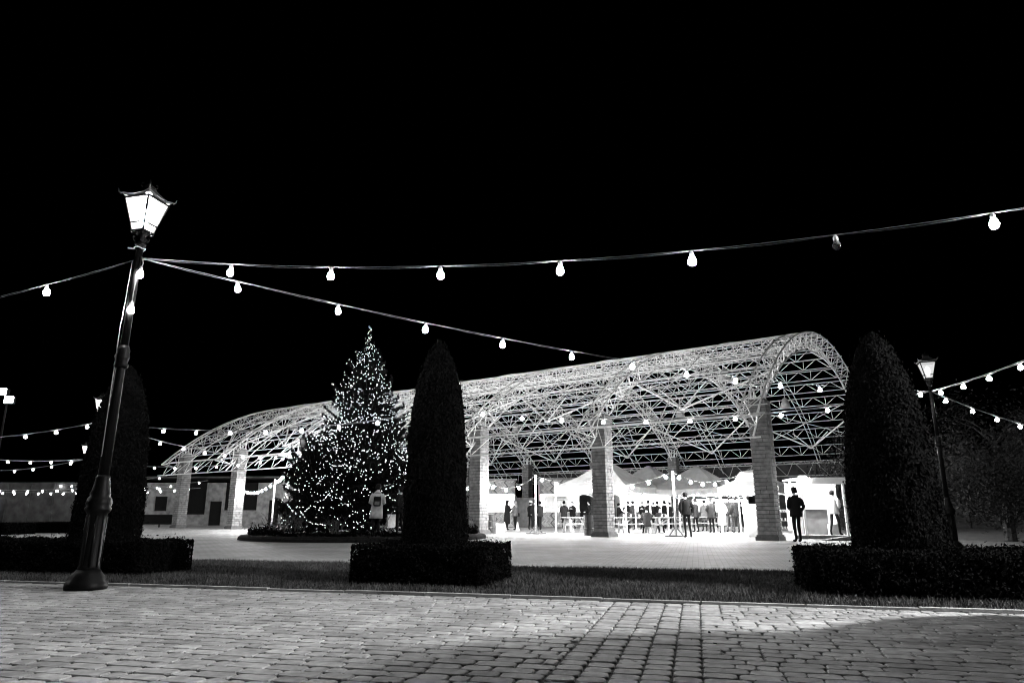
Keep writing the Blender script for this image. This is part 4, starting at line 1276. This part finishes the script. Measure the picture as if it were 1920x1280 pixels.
# ================================================================== PEOPLE
def skin_mesh(name, verts, edges, radii, root=0, sub=1):
    me = bpy.data.meshes.new(name + '_bones')
    me.from_pydata(verts, edges, [])
    o = bpy.data.objects.new(name + '_bones', me); col.objects.link(o)
    md = o.modifiers.new('skin', 'SKIN'); md.branch_smoothing = 0.6
    for i, sv in enumerate(me.skin_vertices[0].data):
        r = radii[i]
        sv.radius = r if isinstance(r, tuple) else (r, r)
        sv.use_root = (i == root)
    ss = o.modifiers.new('subsurf', 'SUBSURF'); ss.levels = sub; ss.render_levels = sub
    dg = bpy.context.evaluated_depsgraph_get()
    out = bpy.data.meshes.new_from_object(o.evaluated_get(dg))
    bpy.data.objects.remove(o); bpy.data.meshes.remove(me)
    out.name = name
    return out
def person(label, p, face, H=1.74, coat='cloth_dark', hem=.82, pants='cloth_black', hair='hair_dark', long_hair=False, hat=None, hood=False,
           arms='down', legs='stand', flare=1.0, bag=None, z=0.0):
    root = thing('person', label, 'person', Vector((p[0], p[1], z)), face, 'people at the market')
    k = H / 1.75
    rq = random.Random(label + 'pose')
    root.rotation_euler = (R(rq.uniform(-2.5, 1.5)), R(rq.uniform(-1.5, 1.5)), face + rq.uniform(-.2, .2))
    sway = rq.uniform(-.07, .07)
    drop = 0.0
    V = []; E = []; Rd = []; T = []          # T: material per edge (0 skin, 1 pants, 2 shoe, 3 top)
    def add(pos, r, parent=None, t=0):
        V.append(Vector(pos)); Rd.append(r)
        if parent is not None: E.append((parent, len(V) - 1)); T.append(t)
        return len(V) - 1
    sit = legs == 'sit'
    if sit: drop = .47
    zz = lambda q: q - drop
    pel = add((0, 0, zz(.96)), (.135, .10))
    sp_ = add((0, .0, zz(1.13)), (.125, .095), pel, 3)
    ch = add((0, .0, zz(1.30)), (.155, .11), sp_, 3)
    nb_ = add((0, -.01, zz(1.44)), (.10, .08), ch, 3)
    nk = add((0, .0, zz(1.51)), (.052, .055), nb_, 0)
    h1 = add((0, .025, zz(1.575)), (.062, .075), nk, 0)
    h2 = add((0, .02, zz(1.65)), (.075, .092), h1, 0)
    h3 = add((0, .01, zz(1.715)), (.055, .07), h2, 0)
    add((0, .118, zz(1.625)), (.013, .014), h2, 0)                      # nose
    for s in (-1, 1):
        st = .11 if legs == 'walk' else 0.0
        hip = add((s * .085, 0, zz(.90)), .085, pel, 1)
        if sit:
            kn = add((s * .12, .42, .47), .062, hip, 1); an = add((s * .12, .44, .10), .043, kn, 1); toe0 = (s * .13, .46, .045); toe1 = (s * .14, .58, .035)
        else:
            dy = s * (st if st else sway)
            kn = add((s * .095, .03 + dy * .9, .50), .062, hip, 1)
            an = add((s * .105, -.03 + dy * 1.6, .10 + (.05 if st and dy < 0 else 0)), .043, kn, 1)
            toe0 = (s * .11, .0 + dy * 1.6, .045); toe1 = (s * .13, .13 + dy * 1.6, .035)
        f0 = add(toe0, .048, an, 2); add(toe1, (.042, .032), f0, 2)
        sh = add((s * .165, -.005, zz(1.40)), .062, ch, 3)
        mode = arms if not isinstance(arms, tuple) else arms[0 if s < 0 else 1]
        el, wr = {'down': ((s * .235, -.035, zz(1.12)), (s * .235, .06, zz(.88))),
                  'phone': ((s * .215, .05, zz(1.12)), (s * .07, .27, zz(1.26))),
                  'front': ((s * .245, .00, zz(1.12)), (s * .09, .22, zz(1.06))),
                  'pocket': ((s * .27, -.06, zz(1.13)), (s * .19, .09, zz(.95))),
                  'reach': ((s * .22, .14, zz(1.16)), (s * .17, .38, zz(1.14)))}[mode]
        e_ = add(el, .047, sh, 3); w_ = add(wr, .033, e_, 3)
        d = (Vector(wr) - Vector(el)).normalized()
        pm_ = add(Vector(wr) + d * .065, (.036, .026), w_, 0)
        ax = Vector((0, 1, 0)).cross(d); ax = ax.normalized() if ax.length > .1 else Vector((1, 0, 0))
        for fi, (off, ln) in enumerate(((-.027, .062), (-.009, .074), (.009, .070), (.027, .055))):
            q = Vector(wr) + d * .075 + ax * off
            a1 = add(q + d * ln * .6, .0095, pm_, 0)
            add(q + d * ln * 1.05 + Vector((0, .014, .004)), .008, a1, 0)
        add(Vector(wr) + d * .055 + ax * (-.05 * s) + Vector((0, .03, 0)), .010, pm_, 0)
    V = [v * k for v in V]
    Rd = [tuple(a * k for a in r) if isinstance(r, tuple) else r * k for r in Rd]
    me = skin_mesh('body', [tuple(v) for v in V], E, Rd)
    for m in ('skin', pants, 'cloth_black', coat): me.materials.append(MATS[m])
    # material by nearest bone
    A = np.array([V[a] for a, b in E]); B = np.array([V[b] for a, b in E]); TT = np.array(T)
    C = np.array([tuple(q.center) for q in me.polygons])
    AB = B - A
    t = np.einsum('ijk,jk->ij', C[:, None] - A[None], AB) / np.maximum(1e-9, (AB ** 2).sum(1))
    D = np.linalg.norm(C[:, None] - (A[None] + np.clip(t, 0, 1)[..., None] * AB[None]), axis=2)
    me.polygons.foreach_set('material_index', TT[D.argmin(1)].astype(np.int32))
    me.polygons.foreach_set('use_smooth', [True] * len(me.polygons))
    link('body', me, root)
    # coat: shell with sleeves
    ct = MB(); rr = random.Random(label)
    prof = [(1.49, .075, .075), (1.455, .125, .095), (1.425, .19, .115), (1.36, .205, .135), (1.25, .200, .145), (1.12, .185, .142), (1.0, .198, .150)]
    hemz = hem if not sit else .80
    zq = .90
    while zq > hemz: prof.append((zq, .205 + (1.0 - zq) * .06 * flare, .155 + (1.0 - zq) * .06 * flare)); zq -= .11
    prof.append((hemz, .207 + (1.0 - hemz) * .06 * flare, .157 + (1.0 - hemz) * .06 * flare))
    rings = []
    ph = rr.uniform(0, 6)
    for z_, a, b in prof:
        w = .012 * (1.45 - z_)
        rings.append([Vector((a * (1 + w * 2.5 * math.sin(5 * t_ + ph + 3 * z_)) * math.cos(t_), b * (1 + w * 2.5 * math.sin(4 * t_ + ph)) * math.sin(t_) - .005, zz(z_))) * k for t_ in np.linspace(0, 2 * math.pi, 21)[:-1]])
    ct.loft(rings[::-1])
    for s in (-1, 1):
        i = [j for j, v in enumerate(V) if abs(v.x / k - s * .165) < 1e-3 and abs(v.z / k - zz(1.40)) < 1e-3][0]
        S, EL, WR = V[i], V[i + 1], V[i + 2]
        ct.tube([S + Vector((-s * .03, 0, .015)) * k, S.lerp(EL, .3) + Vector((s * .01, 0, 0)), EL, EL.lerp(WR, .5), WR], [.082 * k, .078 * k, .066 * k, .060 * k, .050 * k], 10)
    if hood:
        rg = []
        for q, (a_, z_, y_) in enumerate(((.10, 1.42, -.03), (.12, 1.46, -.06), (.11, 1.50, -.085), (.07, 1.52, -.095), (.03, 1.515, -.09))):
            rg.append([Vector((a_ * math.cos(t_), y_ + a_ * .62 * math.sin(t_), zz(z_))) * k for t_ in np.linspace(0, 2 * math.pi, 15)[:-1]])
        ct.loft(rg)
    ct.build('coat', coat, root, smooth=True)
    # eyes and mouth
    ey = MB()
    for s in (-1, 1): ey.lathe([(.002, -.008), (.010, -.004), (.010, .004), (.002, .008)], c=(s * .03 * k, .105 * k, zz(1.648) * k), n=8)
    ey.box((0, .098 * k, zz(1.585) * k), (.04 * k, .012, .008))
    ey.build('face_features', 'hair_dark', root)
    # hair or hat
    hr = MB()
    c0 = Vector((0, .0, zz(1.66))) * k
    rg = []
    for z_, a, b, y_ in ((-.085, .086, .098, -.035), (-.03, .100, .115, -.020), (.03, .103, .120, -.008), (.08, .090, .106, 0), (.115, .055, .065, 0), (.128, .012, .015, 0)):
        rg.append([c0 + Vector((a * math.cos(t_), y_ + b * math.sin(t_) * (.62 if math.sin(t_) > 0 and z_ < .03 else 1), z_)) * k for t_ in np.linspace(0, 2 * math.pi, 17)[:-1]])
    hr.loft(rg)
    if long_hair:
        rg = []
        for z_, a, b, y_ in ((.02, .088, .07, -.045), (-.08, .10, .06, -.06), (-.18, .11, .05, -.085), (-.27, .09, .035, -.11), (-.30, .05, .02, -.115)):
            rg.append([c0 + Vector((a * math.cos(t_), y_ + b * math.sin(t_), z_)) * k for t_ in np.linspace(0, 2 * math.pi, 15)[:-1]])
        hr.loft(rg)
    hr.build('hair', hair, root, smooth=True)
    if hat:
        ht = MB()
        ht.lathe([(.112, -.005), (.120, .0), (.120, .05), (.112, .055), (.106, .10), (.075, .14), (.02, .155)], c=tuple(c0 + Vector((0, .0, .0))), n=16)
        ht.build('hat', hat, root, smooth=True)
    if bag == 'backpack':
        bp = MB()
        rg = []
        for z_, a, b in ((1.0, .11, .05), (1.04, .135, .075), (1.2, .135, .08), (1.30, .12, .07), (1.34, .07, .04)):
            rg.append([Vector((a * math.copysign(abs(math.cos(t_)) ** .6, math.cos(t_)), -.20 + b * math.copysign(abs(math.sin(t_)) ** .6, math.sin(t_)), zz(z_))) * k for t_ in np.linspace(0, 2 * math.pi, 17)[:-1]])
        bo = bp.loft(rg).build('backpack', 'cloth_mid', root, smooth=True)
        MB().box(Vector((0, -.28, 1.26)) * k, (.25, .03, .11)).build('flap', 'cloth_black', bo)
        MB().box(Vector((0, -.285, 1.10)) * k, (.17, .03, .12)).build('pocket', 'cloth_grey', bo)
        for s in (-1, 1): MB().tube([Vector((s * .09, -.14, 1.32)) * k, Vector((s * .11, -.02, 1.47)) * k, Vector((s * .12, .12, 1.36)) * k, Vector((s * .15, .12, 1.15)) * k], .014, 5).build('strap', 'cloth_black', bo)
    if bag == 'shoulder':
        MB().box(Vector((.27, .02, .92)) * k, (.10, .28, .2)).tube([Vector((.25, .1, 1.0)) * k, Vector((.18, .02, 1.46)) * k, Vector((.25, -.08, 1.0)) * k], .01, 5).build('handbag', 'cloth_mid', root)
    return root
BACK, FRONT = 0.0, math.pi           # facing away from / towards the viewer
wz = .2
wp = ground(703, 1003, .20)
person('woman in a pale coat with a small backpack, seen from behind before the spruce', wp, .15, 1.72, 'cloth_light', .58, 'cloth_black', arms='front', hood=True, bag='backpack', z=.2)
person('dark dressed person half hidden behind the middle cypress', ground(748, 1003, .2), 1.2, 1.62, 'cloth_black', .8, arms='front', z=.2)
person('person in a long black coat at left of the chatting couple', ground(950, 993), -.9, 1.72, 'cloth_black', .35, 'cloth_dark', long_hair=True, arms='phone')
person('woman in a short grey jacket with a shoulder bag, right of the chatting couple', ground(966.5, 993), .9, 1.68, 'cloth_grey', .84, hair='hair_fair', long_hair=True, arms=('front', 'down'), bag='shoulder')
person('person in a white knitted hat left of the festoon post', ground(995, 992), -.4, 1.70, 'cloth_black', .8, hat='knit_white', arms='phone')
person('person in a dark coat right behind the festoon post', ground(1003, 993), .5, 1.74, 'cloth_dark', .55, arms='pocket')
person('person in a grey jacket at right of the festoon post trio', ground(1013, 993), .8, 1.66, 'cloth_mid', .8, 'cloth_dark', arms='phone')
person('person in a grey coat at the herringbone kiosk hatch', ground(1058, 991.5), .2, 1.72, 'cloth_mid', .6, 'cloth_mid', arms='front')
person('person with raised hands beside the herringbone kiosk', ground(1074.5, 991), 2.6, 1.72, 'cloth_dark', .8, hair='hair_fair', arms='phone')
person('dark dressed person directly left of the bright middle pier', ground(1105, 991.5), 1.4, 1.74, 'cloth_black', .8, arms='front')
person('person bending over the table just right of the bright middle pier', ground(1161, 991), -1.3, 1.60, 'cloth_dark', .8, arms='reach')
person('leftmost person standing behind the picnic table', ground(1190, 992), .8, 1.72, 'cloth_mid', .8, arms='front')
person('second person from left standing behind the picnic table', ground(1206, 991.5), 2.9, 1.70, 'cloth_dark', .8, hair='hair_fair', arms='phone')
person('third person from left standing behind the picnic table', ground(1219, 992), -.6, 1.74, 'cloth_black', .75, arms='pocket')
person('fourth person behind the picnic table, in the darkest jacket', ground(1234, 991), .3, 1.72, 'cloth_black', .8, arms='down')
person('rightmost person behind the picnic table, next to the festoon post', ground(1247, 991), .3, 1.74, 'cloth_black', .7, arms='front')
person('man with side striped trousers standing before the festoon post, seen from behind', ground(1291, 1007), .15, 1.77, 'cloth_black', .88, 'cloth_dark', arms='pocket')
person('dark dressed person half hidden right of the man by the festoon post', ground(1306, 997), .6, 1.70, 'cloth_dark', .75, arms='front')
person('person in a grey coat left in the queue, holding a bag', ground(1322, 995), .3, 1.68, 'cloth_grey', .6, 'cloth_mid', arms='front')
person('person in a wide dark coat in the middle of the queue', ground(1336, 998), .1, 1.72, 'cloth_dark', .70, arms='front', flare=1.5, bag='shoulder')
person('person in a long pale puffer coat in the queue, seen from behind', ground(1355, 998), .1, 1.68, 'cloth_pale', .36, 'cloth_mid', arms='pocket', hood=True, flare=.7)
person('taller man in a grey jacket behind the pale puffer coat', ground(1369, 997), -.2, 1.84, 'cloth_mid', .8, 'cloth_grey', arms='pocket')
person('man in a dark jacket at the right end of the queue', ground(1382, 998), .2, 1.80, 'cloth_dark', .78, 'cloth_mid', arms='down')
person('man in a dark hooded jacket standing right of the nearest pier, seen from behind', ground(1497, 1015), .1, 1.80, 'cloth_black', .80, 'cloth_black', arms=('front', 'pocket'), hood=True, hair='hair_dark', flare=.6)
person('person in a pale jacket walking past the glaring food stand', ground(1568, 1002.5, .14), -.9, 1.66, 'cloth_pale', .82, 'cloth_dark', legs='walk', arms='front', z=.14)
person('person in a dark jacket deep under the dark tent, left one', ground(1178, 990.5), 2.8, 1.74, 'cloth_dark', .8, arms='front')
person('person in a dark jacket deep under the dark tent, right one', ground(1258, 990.5), 2.2, 1.68, 'cloth_mid', .7, arms='phone')
person('person in a grey coat deep between the two festoon posts, near the white stall', ground(1228, 989.5), 3.0, 1.7, 'cloth_mid', .6, arms='down')
person('stall keeper behind the queue, facing the viewer', ground(1343, 989.5), 3.1, 1.74, 'cloth_dark', .8, arms='front')
person('second stall keeper at right behind the queue', ground(1392, 989.5), 2.9, 1.7, 'cloth_mid', .8, arms='reach')
def seat(px, py, rz, lx, ly):
    b = ground(px, py); return (b.x + lx * math.cos(rz) - ly * math.sin(rz), b.y + lx * math.sin(rz) + ly * math.cos(rz))
person('person sitting on the near bench of the table right of the middle pier', seat(1192, 999, .12, .35, -.72), .12, 1.74, 'cloth_mid', .8, legs='sit', arms='reach')
person('person sitting on the far bench of the table right of the middle pier', seat(1192, 999, .12, -.3, .72), math.pi + .12, 1.7, 'cloth_dark', .8, legs='sit', arms='reach')
person('person sitting at the table behind the right festoon post', seat(1262, 998, .05, -.45, .72), math.pi + .05, 1.72, 'cloth_dark', .8, legs='sit', arms='front')
# side stripes of the trousers
for o_ in [q for q in bpy.data.objects if q.get('label', '').startswith('man with side striped')]:
    for s in (-1, 1):
        MB().tube([(s * .172, 0, .88), (s * .160, .03, .5), (s * .150, -.03, .12)], .010, 5).build('stripe', 'knit_white', o_)

# small things on the tables
def cup_on(p, z, lab):
    c_ = thing('paper_cup', lab, 'cup', Vector((p[0], p[1], z)), 0, 'cups and plates on the picnic tables')
    MB().lathe([(.03, 0), (.042, .12)], n=10).build('cup', 'white_panel', c_)
    MB().lathe([(.044, .115), (.044, .13)], n=10).build('lid', 'white_panel', c_)
for (px, n_, lab) in ((1192, 4, 'white paper cup on the table right of the bright middle pier'), (1262, 4, 'white paper cup on the table behind the festoon post')):
    b0 = ground(px, 998.5)
    for i in range(n_): cup_on((b0.x - .6 + i * .4 + random.uniform(-.1, .1), b0.y + random.uniform(-.2, .2)), .771, lab + f', {ordn[i]} from the left')
